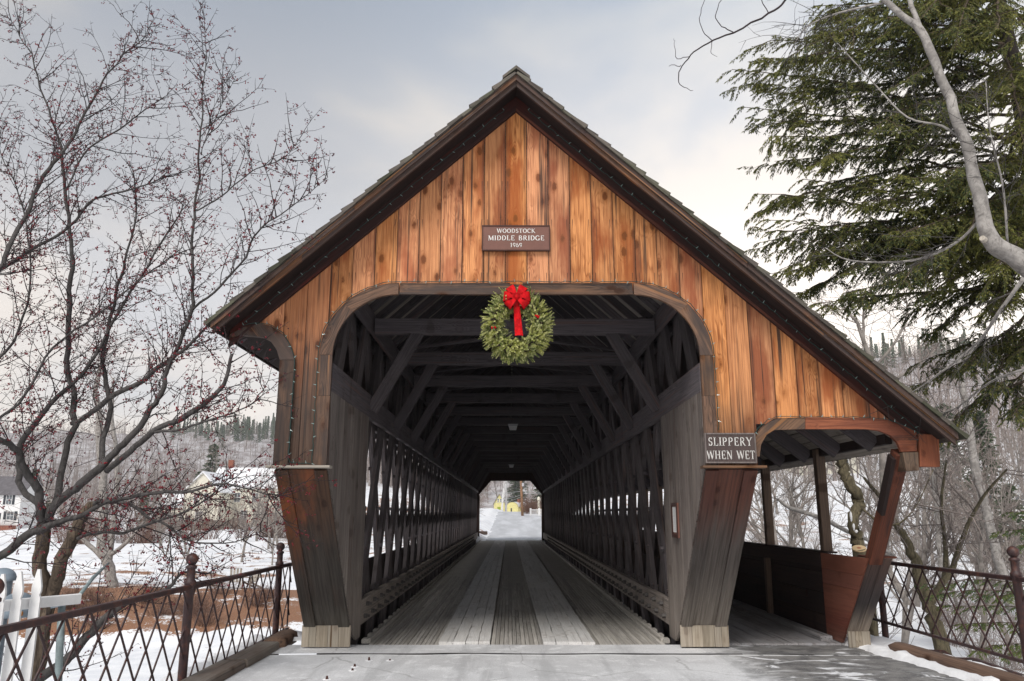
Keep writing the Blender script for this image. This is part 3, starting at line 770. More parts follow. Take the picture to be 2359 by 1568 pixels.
for xa, xb in ((4.345, 4.43), (4.432, 4.52), (4.522, 4.63)):
    prism('foot_board', [(BX+xa, -.01), (BX+xb, -.01), (BX+xb, .19), (BX+xa, .19)], front(.19)-.035, front(.19)-.005, M['foot'], bridge)
for i in range(18):
    y = 11.4+2.45*i
    beam('walkway_post', (BX+4.40, y, 1.18), (BX+4.40, y, 2.60), .13, .13, M['post'], bridge)
    if i: beam('walkway_stud', (BX+4.29, y-.1, .0), (BX+4.30, y-.1, .96), .10, .09, M['post'], bridge)
beam('outer_plate', (BX+4.42, 9.3, 2.575), (BX+4.42, YE, 2.575), .08, .16, M['soffit'], bridge)
y = 9.55
while y < YE:
    beam('walkway_rafter', (BX+2.56, y, 3.89), (BX+4.36, y, 2.51), .07, .20, M['dark'], bridge, up=Vector((.5, 0, 1))); y += 1.08
x = 2.56
while x < 4.6:
    z = 3.89-.767*(x-2.56)+.135
    beam('walkway_ceiling_board', (BX+x+.085, YF+.04, z-.065), (BX+x+.085, YE, z-.065), .205, .02, M['roofboard'], bridge, up=Vector((.767, 0, 1))); x += .172
beam('parapet_light_stop', (BX+4.413, 11.5, .5), (BX+4.413, YE, .5), .012, 1.0, M['parapet'], bridge)  # unseen added sheet that stops light through the gaps between parapet boards
for i in range(1, 9):
    y = 12.2+2.45*i
# outer face of the lean-to below the plate stays open

# ------------------------------------------------------------ signs
GL = {
 'W': (1.12, [('l', .05, 1, .32, 0, .15), ('l', .32, 0, .56, 1, .07), ('l', .56, 1, .83, 0, .15), ('l', .83, 0, 1.07, 1, .07)], [(.05, 1, .26), (.56, 1, .24), (1.07, 1, .22)]),
 'O': (.86, [('a', .43, .5, .36, .46, 0, 360, .12)], []),
 'D': (.82, [('l', .16, 0, .16, 1, .14), ('a', .30, .5, .44, .46, -90, 90, .11), ('l', .1, .955, .32, .955, .07), ('l', .1, .045, .32, .045, .07)], []),
 'S': (.62, [('a', .31, .73, .20, .22, 30, 270, .10), ('a', .31, .27, .21, .23, 90, -150, .12), ('l', .50, .98, .50, .74, .06), ('l', .10, .02, .10, .30, .06)], []),
 'T': (.74, [('l', .37, 0, .37, 1, .14), ('l', .03, .96, .71, .96, .07), ('l', .04, 1, .04, .78, .06), ('l', .70, 1, .70, .78, .06)], [(.37, 0, .32)]),
 'C': (.78, [('a', .43, .5, .36, .46, 48, 312, .12), ('l', .70, .98, .70, .70, .06)], []),
 'K': (.86, [('l', .16, 0, .16, 1, .14), ('l', .18, .42, .68, 1, .07), ('l', .32, .55, .76, 0, .14)], [(.16, 0, .28), (.16, 1, .28), (.70, 1, .22), (.76, 0, .24)]),
 'M': (1.08, [('l', .14, 0, .16, 1, .07), ('l', .18, 1, .54, .06, .15), ('l', .54, .06, .90, 1, .07), ('l', .93, 0, .91, 1, .15)], [(.12, 0, .24), (.12, 1, .22), (.95, 0, .26), (.96, 1, .22)]),
 'I': (.36, [('l', .18, 0, .18, 1, .15)], [(.18, 0, .32), (.18, 1, .32)]),
 'L': (.68, [('l', .18, 0, .18, 1, .14), ('l', .1, .04, .62, .04, .07), ('l', .62, 0, .64, .26, .06)], [(.18, 1, .32), (.16, 0, .28)]),
 'E': (.72, [('l', .18, 0, .18, 1, .14), ('l', .1, .04, .64, .04, .07), ('l', .1, .96, .62, .96, .07), ('l', .18, .5, .50, .5, .06), ('l', .65, 0, .66, .24, .06), ('l', .63, 1, .63, .78, .06), ('l', .5, .38, .5, .62, .05)], []),
 'B': (.76, [('l', .16, 0, .16, 1, .14), ('a', .32, .75, .26, .215, -90, 90, .10), ('a', .34, .27, .32, .235, -90, 90, .11), ('l', .1, .96, .34, .96, .07), ('l', .14, .52, .34, .52, .06), ('l', .1, .04, .36, .04, .07)], []),
 'R': (.82, [('l', .16, 0, .16, 1, .14), ('a', .32, .735, .28, .225, -90, 90, .10), ('l', .1, .96, .34, .96, .07), ('l', .14, .5, .34, .5, .06), ('l', .38, .5, .74, 0, .14)], [(.16, 0, .28), (.76, 0, .22)]),
 'G': (.86, [('a', .43, .5, .36, .46, 48, 318, .12), ('l', .70, .98, .70, .72, .06), ('l', .74, .05, .74, .44, .13)], [(.73, .44, .26)]),
 'P': (.72, [('l', .16, 0, .16, 1, .14), ('a', .32, .72, .28, .24, -90, 90, .11), ('l', .1, .96, .34, .96, .07), ('l', .14, .48, .34, .48, .06)], [(.16, 0, .30)]),
 'Y': (.84, [('l', .42, 0, .42, .48, .14), ('l', .08, 1, .42, .45, .14), ('l', .76, 1, .42, .45, .07)], [(.42, 0, .3), (.09, 1, .26), (.76, 1, .22)]),
 'H': (.90, [('l', .18, 0, .18, 1, .14), ('l', .72, 0, .72, 1, .14), ('l', .18, .5, .72, .5, .06)], [(.18, 0, .3), (.18, 1, .3), (.72, 0, .3), (.72, 1, .3)]),
 'N': (.92, [('l', .16, 0, .16, 1, .07), ('l', .16, 1, .76, 0, .15), ('l', .76, 0, .76, 1, .07)], [(.16, 0, .24), (.13, 1, .22), (.76, 1, .24)]),
 '1': (.44, [('l', .22, 0, .22, 1, .13), ('l', .05, .82, .22, .98, .07)], [(.22, 0, .3)]),
 '9': (.62, [('a', .31, .68, .22, .28, 0, 360, .10), ('a', .16, .68, .37, .66, 0, -70, .10)], []),
 '6': (.62, [('a', .31, .32, .22, .28, 0, 360, .10), ('a', .46, .32, .37, .66, 110, 180, .10)], []),
 ' ': (.5, [], [])}
def text_mesh(mb, s, cx, z0, h, y, track=.08, squeeze=1.0, weight=1.0):
    tot = sum(GL[c][0] for c in s)+track*(len(s)-1); x = -tot/2
    def quad(P):
        V = [(cx+(x_)*h*squeeze, y-.003, z0+z_*h) for x_, z_ in P]+[(cx+(x_)*h*squeeze, y, z0+z_*h) for x_, z_ in P]
        mb.add(V, [(0, 1, 2, 3), (0, 4, 5, 1), (1, 5, 6, 2), (2, 6, 7, 3), (3, 7, 4, 0)])
    def line(x0, z0_, x1, z1_, w):
        dx, dz = x1-x0, z1_-z0_; l = math.hypot(dx, dz) or 1; nx, nz = -dz/l*w/2, dx/l*w/2
        quad([(x+x0+nx, z0_+nz), (x+x0-nx, z0_-nz), (x+x1-nx, z1_-nz), (x+x1+nx, z1_+nz)])
    for c in s:
        w_, st, sf = GL[c]
        for q in st:
            if q[0] == 'l': line(q[1], q[2], q[3], q[4], q[5]*weight)
            else:
                _, ax, az, rx, rz, a0, a1, w = q; n = max(5, int(abs(a1-a0)/22))
                pp = [(ax+rx*cos(radians(a0+(a1-a0)*i/n)), az+rz*sin(radians(a0+(a1-a0)*i/n))) for i in range(n+1)]
                for i in range(n):
                    f = abs(cos(radians(a0+(a1-a0)*(i+.5)/n)))
                    line(*pp[i], *pp[i+1], w*(.6+.75*f)*weight)
        for sx, sz, sw in sf: line(sx-sw/2, abs(sz-.03), sx+sw/2, abs(sz-.03), .06*weight)
        x += w_+track
def board_sign(name, label, x0, x1, z0, z1, y, mat, fmat, lines, cat='sign', fw=.012, depth=.03, lm='letter'):
    t = empty(name, ((x0+x1)/2, y, z0), label, cat)
    mb = MB(); mb.box((x0+fw, y-depth, z0+fw), (x1-fw, y, z1-fw)); mb.build('sign_board', mat, t)
    mb = MB(); d = depth+.008
    mb.box((x0, y-d, z0), (x1, y, z0+fw)); mb.box((x0, y-d, z1-fw), (x1, y, z1)); mb.box((x0, y-d, z0+fw), (x0+fw, y, z1-fw)); mb.box((x1-fw, y-d, z0+fw), (x1, y, z1-fw))
    mb.build('sign_frame', fmat, t)
    for s, cx, zz, h, tr, sq, wt in lines:
        mb = MB(); text_mesh(mb, s, cx, zz, h, y-depth-.001, tr, sq, wt); mb.build('lettering', M[lm], t)
    return t
board_sign('name_sign', 'brown painted bridge name sign in the gable above the wreath', -.334, .49, 4.782, 5.105, 8.985, M['sign'], M['signdark'],
           [('WOODSTOCK', BX, 5.008, .054, .13, 1.0, 1.0), ('MIDDLE BRIDGE', BX, 4.912, .063, .12, 1.0, 1.0), ('1969', BX, 4.826, .054, .10, 1.0, 1.05)])
board_sign('warning_sign', 'weathered black slippery when wet sign on the ledge of the right leg', 2.215, 2.795, 2.245, 2.585, 8.93, M['oldsign'], M['oldframe'],
           [('SLIPPERY', 2.505, 2.44, .096, .12, .82, .98), ('WHEN WET', 2.505, 2.29, .096, .10, .76, 1.0)], fw=.016, lm='oldletter')
# notice frame on the inner face of the right leg
t = empty('notice_frame', (BX+XI-.02, 10.7, 1.4), 'small red framed paper notice on the grey panel of the right leg', 'notice')
mb = MB(); X = BX+XI-.004
mb.box((X-.02, 10.5, 1.38), (X, 10.86, 1.83)); mb.build('back_board', M['sign'], t)
mb = MB(); mb.box((X-.024, 10.57, 1.45), (X-.0205, 10.79, 1.78)); mb.build('paper', M['white'], t)
mb = MB()
for i in range(11): mb.box((X-.0262, 10.60, 1.475+i*.026), (X-.0245, 10.60+R.uniform(.11, .16), 1.481+i*.026))
mb.build('print', M['lampgrey'], t)
mb = MB()
for z in (1.38, 1.785): mb.box((X-.032, 10.5, z), (X-.021, 10.86, z+.045))
for y in (10.5, 10.815): mb.box((X-.032, y, 1.425), (X-.021, y+.045, 1.785))
mb.build('frame', M['signdark'], t)

# ------------------------------------------------------------ ceiling lamps under the ties
for (u, v, Y, lab) in ((1181, 985, 24.1, 'small white ceiling lamp, nearer of two under the bridge ties'), (1177, 1072, 43.9, 'small white ceiling lamp, farther of two deep inside the bridge')):
    t = empty('ceiling_lamp', (BX+.02, Y, 4.37), lab, 'lamp', 'ceiling lamps under the bridge ties')
    mb = MB(); mb.add([(BX-.1, Y-.07, 4.34), (BX+.16, Y-.07, 4.34), (BX+.16, Y+.07, 4.34), (BX-.1, Y+.07, 4.34), (BX-.13, Y-.09, 4.40), (BX+.19, Y-.09, 4.40), (BX+.19, Y+.09, 4.40), (BX-.13, Y+.09, 4.40)], [(3, 2, 1, 0), (4, 5, 6, 7), (0, 1, 5, 4), (1, 2, 6, 5), (2, 3, 7, 6), (3, 0, 4, 7)]); mb.build('housing', M['lampgrey'], t)
    mb = MB(); mb.add([(BX-.07, Y-.05, 4.22), (BX+.13, Y-.05, 4.22), (BX+.13, Y+.05, 4.22), (BX-.07, Y+.05, 4.22), (BX-.1, Y-.07, 4.338), (BX+.16, Y-.07, 4.338), (BX+.16, Y+.07, 4.338), (BX-.1, Y+.07, 4.338)], [(3, 2, 1, 0), (4, 5, 6, 7), (0, 1, 5, 4), (1, 2, 6, 5), (2, 3, 7, 6), (3, 0, 4, 7)]); mb.build('lens', M['white'], t)

# ------------------------------------------------------------ wreath
WC = Vector((.085, 8.86, 3.83))
wr = empty('christmas_wreath', WC, 'green fir wreath with a red velvet bow hung over the roadway', 'wreath')
mb = MB(); RW = Random_ = random.Random(3)
def sprig(mb, p, d, L, w, rng):
    """a fir sprig: a spine with flat needles both sides"""
    d = d.normalized(); a = d.cross(Vector((rng.uniform(-1, 1), rng.uniform(-1, 1), rng.uniform(-1, 1)))).normalized()
    n = 6
    for i in range(n):
        t = i/(n-1); q = p+d*(L*t*.85)
        for s in (-1, 1):
            for z_ in (0, 1):
                b = (a if z_ == 0 else d.cross(a)); e = (d*.75+b*s).normalized()*(w*(1-.45*t)); c = d.cross(e).normalized()*w*.17
                mb.add([tuple(q-c), tuple(q+e*.6-c*.8), tuple(q+e), tuple(q+e*.6+c), tuple(q+c)], [(0, 1, 2, 3, 4)])
    mb.tube([p, p+d*L], [.004, .002], 3)
for i in range(1250):
    th = RW.uniform(0, 2*pi); ph = RW.uniform(0, 2*pi); rr = .085*sqrt(RW.random())
    Rm = .275; ring = Vector((cos(th), 0, sin(th)*1.09)); p = WC+ring*(Rm+rr*cos(ph))+Vector((0, 1, 0))*(rr*sin(ph)*.8)
    tang = Vector((-sin(th), 0, cos(th)))
    # sprigs sweep outwards and downwards, those at the hole inwards a little
    d = ring*(1.1*cos(ph)+.45+.5*mnoise.noise(Vector((th*1.5, ph, 0))))+Vector((0, 1, 0))*(1.0*sin(ph)-.35)+tang*RW.uniform(-.2, .9)+Vector((0, 0, -.25))
    sprig(mb, p, d, RW.uniform(.06, .13)*(1+.45*mnoise.noise(Vector((th*2.2, 3, 0)))), .026, RW)
mb.build('fir_foliage', M['wreath'], wr)
mb = MB(); n = 40; ringp = [WC+Vector((cos(2*pi*i/n)*.275, .01, sin(2*pi*i/n)*.30)) for i in range(n+1)]; mb.tube(ringp, .045, 6); mb.build('wreath_ring', M['bark'], wr, True)
# bow
BC = Vector((.085, 8.735, 4.13))
def loop(mb, ang, L, W, tw=0.0):
    d = Vector((cos(ang), 0, sin(ang))); pz = Vector((-sin(ang), 0, cos(ang))); fr_ = Vector((0, -1, 0)); n = 10; V = []; F = []
    for i in range(n+1):
        t = i/n*2*pi; r = L*.5*(1-cos(t)); f = .055*sin(t)*(1 if True else 0)
        wv = W*(.30+.70*min(1, r/L*1.3))
        c = BC+d*r+fr_*(f+.01)
        V += [tuple(c-pz*wv/2), tuple(c+pz*wv/2)]
    for i in range(n): F.append((2*i, 2*i+1, 2*i+3, 2*i+2))
    mb.add(V, F)
bow = MB()
for a, L_, W_ in ((180-5, .155, .115), (5, .155, .115), (125, .16, .10), (58, .16, .10), (222, .155, .10), (318, .155, .10)): loop(bow, radians(a), L_, W_)
bow.lathe([(0, -.035), (.028, -.025), (.036, 0), (.028, .025), (0, .035)], 8, c=(BC.x, BC.y-.045, BC.z))
bow.build('bow', M['ribbon'], wr, True)
tail = MB(); V = []; F = []
for i in range(11):
    t = i/10; z = BC.z-.04-.41*t; x = BC.x-.005+.03*t; w_ = .035+.012*t; yb = BC.y-.012+.05*sin(t*3)
    V += [(x-w_, yb, z), (x, yb-.012, z+.004), (x+w_, yb, z)]
for i in range(10):
    for j in range(2): F.append((3*i+j, 3*i+j+3, 3*i+j+4, 3*i+j+1))
tail.add(V, F); tail.build('ribbon_tail', M['ribbon'], wr, True)
for (dx, dz) in ((-.265, -.04), (.235, .09)):
    mb = MB()
    for k in range(5):
        c = WC+Vector((dx+R.uniform(-.022, .022), -.115, dz+R.uniform(-.022, .022))); mb.lathe([(0, -.011), (.009, -.006), (.012, 0), (.009, .006), (0, .011)], 7, c=c)
    mb.build('holly_berries', M['berry'] if False else M['ribbon'], wr, True)

# ------------------------------------------------------------ string lights on the trim
def resample(P, step):
    out = []; acc = 0
    for a, b in zip(P[:-1], P[1:]):
        L_ = (b-a).length; t = acc
        while t < L_: out.append((a+(b-a)*(t/L_), (b-a).normalized())); t += step
        acc = t-L_
    return out
bul = MB(); bul.tube([(0, 0, 0), (0, 0, .014)], [.006, .005], 5); bul.tube([(0, 0, .014), (0, 0, .036)], [.005, .0015], 5)
bul_me = mesh('bulb', bul.V, bul.F, M['bulb'])
def lights(label, P, step=.15, out=Vector((0, 0, 1)), name='string_lights'):
    t = empty(name, P[0], label, 'string lights', 'string lights on the bridge front')
    fine_ = [p for p, _ in resample(P, .05)]+[P[-1]]
    fine_ = [p+Vector((R.uniform(-.006, .006), -.004, R.uniform(-.008, .008))) for p in fine_]
    mb = MB(); mb.tube(fine_, .0045, 4); mb.build('wire', M['wire'], t)
    for p, d in resample(P, step):
        side = Vector((0, -1, 0)).cross(d).normalized()
        v = (side*R.choice([1, 1, -1, .6])+Vector((R.uniform(-.5, .5), R.uniform(-.7, 0), R.uniform(-.5, .5)))).normalized()
        m = frame(v, Vector((0, 1, 0))).to_4x4(); m.translation = p+Vector((0, -.008, 0)); obj('bulb', bul_me, t, m)
Ya = 8.93
P = [Vector((BX-2.31, Ya, 2.24))]+[Vector((BX+x, Ya, z)) for x, z in reversed(arc_pts(-1.40, 3.50, -.91, .885, pi/2, 0, 8))]+[Vector((BX+x, Ya, z)) for x, z in arc_pts(1.40, 3.50, .91, .885, pi/2, 0, 8)]+[Vector((BX+2.31, Ya, 2.62))]
lights('string of small clear bulbs round the top of the big road arch', P)
P = [Vector((BX+x, Ya, z)) for x, z in ((-3.2, 3.85), (-3.02, 3.885), (-2.88, 3.855), (-2.73, 3.755), (-2.63, 3.60), (-2.575, 3.44), (-2.575, 2.26), (-2.32, 2.24))]
lights('string of bulbs down the curved bracket and outer edge of the left leg', P, .14)
for s, E, lab in ((-1, 3.2, 'string of bulbs under the left slope of the gable roof'), (1, 4.6, 'string of bulbs under the right slope of the gable roof')):
    P = [Vector((BX+s*x, 8.955, roofz(x, 6.77))) for x in (.15, E)]
    lights(lab, P, .17)
P = [PT(u, v, 8.93) for u, v in ((1722, 1040), (1732, 1008), (1752, 978), (1782, 960), (2000, 961), (2045, 966), (2080, 979), (2125, 1001))]
lights('string of bulbs on the low walkway arch', P, .12)
# ------------------------------------------------------------ ground
def lerp_pts(P, t):
    if t <= P[0][0]: return P[0][1]
    for (a, za), (b, zb) in zip(P[:-1], P[1:]):
        if t <= b:
            f = (t-a)/(b-a); f = f*f*(3-2*f)*.5+f*.5; return za+(zb-za)*f
    return P[-1][1]
def sst(t, a, b):
    t = min(1, max(0, (t-a)/(b-a))); return t*t*(3-2*t)
PL = [(-60, -.5), (4, -.9), (7, -1.5), (11, -3.3), (15, -4.1), (37, -4.1), (39.5, -3.5), (47, -2.6), (60, -2.45), (100, -1.7), (150, -.5), (200, .3), (260, 3), (330, 10), (620, 62), (850, 80), (1300, 70)]
PR = [(-60, -.4), (8, -.45), (11, -.9), (15, -1.9), (22, -3.0), (29, -3.2), (40, -2.2), (60, -.6), (90, 2.5), (150, 13), (250, 40), (380, 76), (600, 112), (900, 130), (1300, 110)]
PRD = [(50, -.03), (60, .02), (80, .75), (100, 1.55), (120, 2.1), (170, 2.3), (280, 2.6)]
def gz(x, y):
    sfar = sst(x, -90, 60) if y > 150 else sst(x, -14, 16)
    side = sst(x, -1, 1) if y < 60 else sfar
    if 60 <= y <= 150: side = sst(x, -14, 16)
    zl, zr = lerp_pts(PL, y), lerp_pts(PR, y)
    z = zl*(1-side)+zr*side
    n = mnoise.noise(Vector((x*.05, y*.05, 0)))*1.0+mnoise.noise(Vector((x*.21, y*.21, 3)))*.35+mnoise.noise(Vector((x*.9, y*.9, 7)))*.10
    rough = .35 if (x < 0 and 14 < y < 37.5) else 1
    if x < 0 and 15 < y < 36: n *= .12
    z += n*(1 if y < 150 else min(9, 1+(y-150)/60))
    if y > 50:      # road beyond the bridge
        zr_ = lerp_pts(PRD, y); w = 4.2+max(0, (y-60))*.02
        c = sst(abs(x+.3), w+14, w+.6) if False else 1-sst(abs(x-.5), w, w+10+max(0, y-100)*.25)
        if y > 250: c *= 1-sst(y, 270, 420)
        bank = (.5+.2*mnoise.noise(Vector((y*.25, 0, 2))))*sst(-x, 1.35+.35*mnoise.noise(Vector((y*.5, 1, 2))), 2.5)*(1-sst(-x, 4, 9)) if x < 0 else .25*sst(x, 6.1, 7.5)*(1-sst(x, 8, 12))
        z = z*(1-c)+(zr_-.03+bank)*c
        if y < 53.5: z = z*sst(y, 48, 53)+(1-sst(y, 48, 53))*min(z, -2.5)
    if y < 11.6:     # abutment carrying the road
        c = (1-sst(x, 5.75, 7.0)) * sst(x, -4.2, -3.42) * (1-sst(y, 10.95, 11.6))
        z = z*(1-c)+(-.10+(.03*mnoise.noise(Vector((x*2, y*2, 1))) if x > 5 else 0))*c
    elif abs(x) < 5.6 and y < 49: z = min(z, -1.2)
    return z
def leafv(x, y):
    v = 0.0
    if x < -3 and y < 80:
        v = max(v, .74*sst(y, 37.5, 39.5)*(1-sst(y, 46, 54)))
        v = max(v, .36*sst(y, 44, 50)*(1-sst(y, 56, 66))) if x < -16 else v
    if x > 5 and y < 90:
        v = max(v, .32*sst(y, 12, 16)*(1-sst(y, 24, 36)), .20*sst(y, 30, 40))
    if y > 55 and x < 0: v = max(v, .14)
    if y > 54 and abs(x) > 7 and abs(x) < 30: v = max(v, .3)
    return v
def spaced(a, b, f0, f1, n0): 
    out = [a]
    return out
xs = []
x = -900.0
while x < 900:
    xs.append(x); ax = abs(x); x += .28 if -6 < x < 9 else (.6 if ax < 22 else (1.6 if ax < 70 else (6 if ax < 200 else 22)))
ys = []
y = -60.0
while y < 1300:
    ys.append(y); y += 2 if y < 2 else (.35 if y < 16 else (.7 if y < 62 else (2 if y < 130 else (6 if y < 300 else 16))))
V = []; lv = []; wv = []
for y in ys:
    for x in xs:
        V.append((x, y, gz(x, y))); lv.append(leafv(x, y)); wv.append(sst(y, 170, 300) if x < 0 else max(sst(y, 170, 300), sst(y, 90, 220)*sst(x, 10, 40)))
nx = len(xs); F = [(j*nx+i, j*nx+i+1, (j+1)*nx+i+1, (j+1)*nx+i) for j in range(len(ys)-1) for i in range(nx-1)]
me = mesh('ground', V, F, M['ground'], True)
for nm, dat in (('leaf', lv), ('woods', wv)):
    a = me.attributes.new(nm, 'FLOAT', 'POINT'); a.data.foreach_set('value', dat)
tag(obj('ground', me), kind='structure')

def GP(u, v, z=0.0):
    a = PT(u, v, 1.0)-Vector((0, 0, CAMZ)); t = (z-CAMZ)/a.z; return Vector((0, 0, CAMZ))+a*t
def sheet(name, P, z, mat, th=.0):
    me = mesh(name, [(x, y, z) for x, y in P], [tuple(range(len(P)))], mat); return tag(obj(name, me), kind='structure')
# pavement: main slab, narrow strip before the bridge
def slab(name, x0, x1, y0, y1, z, mat, n=30, rag=.0):
    mb = MB(); V = []; F = []
    nx_, ny_ = 60, 24
    for j in range(ny_+1):
        for i in range(nx_+1):
            x = x0+(x1-x0)*i/nx_; y = y0+(y1-y0)*j/ny_
            if rag and j == ny_: y += rag*mnoise.noise(Vector((x*1.5, 0, 5)))
            if i in (0, nx_): x += rag*1.5*mnoise.noise(Vector((0, y*1.3, 8)))
            V.append((x, y, z+.010*mnoise.noise(Vector((x*.9, y*.9, 2)))))
    F = [(j*(nx_+1)+i, j*(nx_+1)+i+1, (j+1)*(nx_+1)+i+1, (j+1)*(nx_+1)+i) for j in range(ny_) for i in range(nx_)]
    k = len(V); V2 = V+[(-0, 0, 0)]*0
    me = mesh(name, V, F, mat, True); return tag(obj(name, me), kind='structure')
slab('pavement', -3.12, 4.75, -6, 10.29, -.012, M['pave'], rag=.05)
slab('pavement_strip', -3.0, 2.9, 10.32, 10.975, -.004, M['pave'])
slab('walkway_apron', 2.905, 4.9, 10.31, 10.985, -.012, M['pave'])
mb = MB()
slab('far_road', -1.75, 6.2, 53.32, 118, 0, M['road'])
rd = [o for o in COL.objects if o.name == 'far_road'][0]
for v_ in rd.data.vertices:
    v_.co.z = lerp_pts(PRD, v_.co.y)+.03
    if v_.co.x < -1.7 or v_.co.x > 6.1: v_.co.x += .5*mnoise.noise(Vector((0, v_.co.y*.4, v_.co.x)))
# snow rims along the pavement edge on the right
def snowrim(name, P, w, h, seed, z0=-.05):
    rg = random.Random(seed); V = []; F = []; n = len(P); m = 6
    for i, p in enumerate(P):
        p = Vector(p); d = (Vector(P[min(i+1, n-1)])-Vector(P[max(i-1, 0)])).normalized(); s = Vector((-d.y, d.x, 0))
        ww = w*(1+.5*mnoise.noise(Vector((i*.35, seed, 0)))); hh = h*(1+.7*mnoise.noise(Vector((i*.45, seed, 4))))
        for j in range(m+1):
            t = j/m*2-1; q = p+s*(t*ww)+s*.03*rg.uniform(-1, 1); V.append((q.x, q.y, z0+hh*max(0, 1-t*t)**.7+.006*rg.uniform(-1, 1)))
    for i in range(n-1):
        for j in range(m): F.append((i*(m+1)+j, i*(m+1)+j+1, (i+1)*(m+1)+j+1, (i+1)*(m+1)+j))
    me = mesh(name, V, F, M['snow'], True); return tag(obj(name, me), kind='stuff')
def path(a, b, n): a = Vector(a); b = Vector(b); return [a+(b-a)*i/n for i in range(n+1)]
snowrim('snow_edge', path((4.62, 11.1, 0), (4.72, 10.2, 0), 8)+path((4.74, 10.1, 0), (5.25, 5.5, 0), 40), .16, .10, 1)
snowrim('snow_edge', path((4.95, 11.6, 0), (5.55, 5.5, 0), 50), .30, .12, 2, -.07)
snowrim('snow_edge', path((-3.5, 11.6, 0), (-3.52, 3, 0), 60), .20, .12, 4, -.10)
snowrim('snow_edge', path((-2.9, 11.3, 0), (-3.3, 12.4, 0), 12), .30, .12, 5, -.12)
# kerb timbers
def log(name, p0, p1, r, mat, label, squash=.7, seed=1):
    p0 = Vector(p0); p1 = Vector(p1); d = (p1-p0); n = 26; L = d.length; V = []; F = []; k = 10
    for i in range(n+1):
        t = i/n; e = min(t*L, (1-t)*L)/.09; rr = r*(min(1, sqrt(max(.02, e))) if e < 1 else 1)
        for j in range(k):
            a = 2*pi*j/k; ca_, sa_ = cos(a), sin(a); sq = 1/(max(abs(ca_), abs(sa_)))**.45
            q = 1+.10*mnoise.noise(Vector((t*L*2, ca_, sa_+seed)))
            V.append((rr*ca_*sq*q, rr*squash*sa_*sq*q, t*L))
    for i in range(n):
        for j in range(k): F.append((i*k+j, i*k+(j+1) % k, (i+1)*k+(j+1) % k, (i+1)*k+j))
    F += [tuple(range(k))[::-1], tuple(n*k+j for j in range(k))]
    m = frame(d, Vector((0, 0, 1))).to_4x4(); m.translation = p0
    o = obj(name, mesh(name, V, F, mat, True), None, m); return tag(o, label, 'kerb timber', 'timbers along the pavement edge')
log('kerb_timber', (4.84, 10.55, .05), (5.28, 5.2, .05), .11, M['timber'], 'reddish rounded timber lying in snow along the right pavement edge')
log('kerb_timber', (-3.13, 11.75, .0), (-3.06, 10.72, .01), .15, M['timber'], 'short rust brown timber beside the foot of the left leg', seed=3)
beam('kerb_timber', (-3.10, 10.70, -.02), (-3.10, 9.45, -.02), .27, .2, M['greytimber'], ch=.02)
tag(COL.objects['kerb_timber.002'], 'grey squared timber under the left railing, farther from the camera', 'kerb timber', 'timbers along the pavement edge')
beam('kerb_timber', (-3.13, 9.42, -.02), (-3.13, 4.8, -.02), .29, .19, M['greytimber'], ch=.02)
tag(COL.objects['kerb_timber.003'], 'long grey squared timber under the left railing at the picture edge', 'kerb timber', 'timbers along the pavement edge')
# anchor stubs in the pavement
for i, (u, v) in enumerate(((850, 1519), (817, 1533), (812, 1542), (753, 1562), (898, 1519))):
    p = GP(u, v); lab = ['largest dark bolt stub in a salt ring before the left leg', 'dark bolt stub just behind the smallest one on the pavement', 'smallest dark bolt stub on the salted pavement', 'dark bolt stub nearest to the picture bottom', 'flat worn bolt stub nearest to the bridge middle'][i]
    t = empty('bolt_stub', p, lab, 'bolt', 'bolt stubs in the pavement'); h = [.045, .03, .02, .04, .01][i]
    mb = MB(); mb.lathe([(.016, -.01), (.010, h*.6), (0, h*.6+.003)], 7, c=p); mb.build('stub', M['signdark'], t)
    mb = MB(); mb.lathe([(.020, -.010), (.034, -.004), (.05, -.012)], 12, c=p); mb.build('salt_ring', M['snow'], t, True)

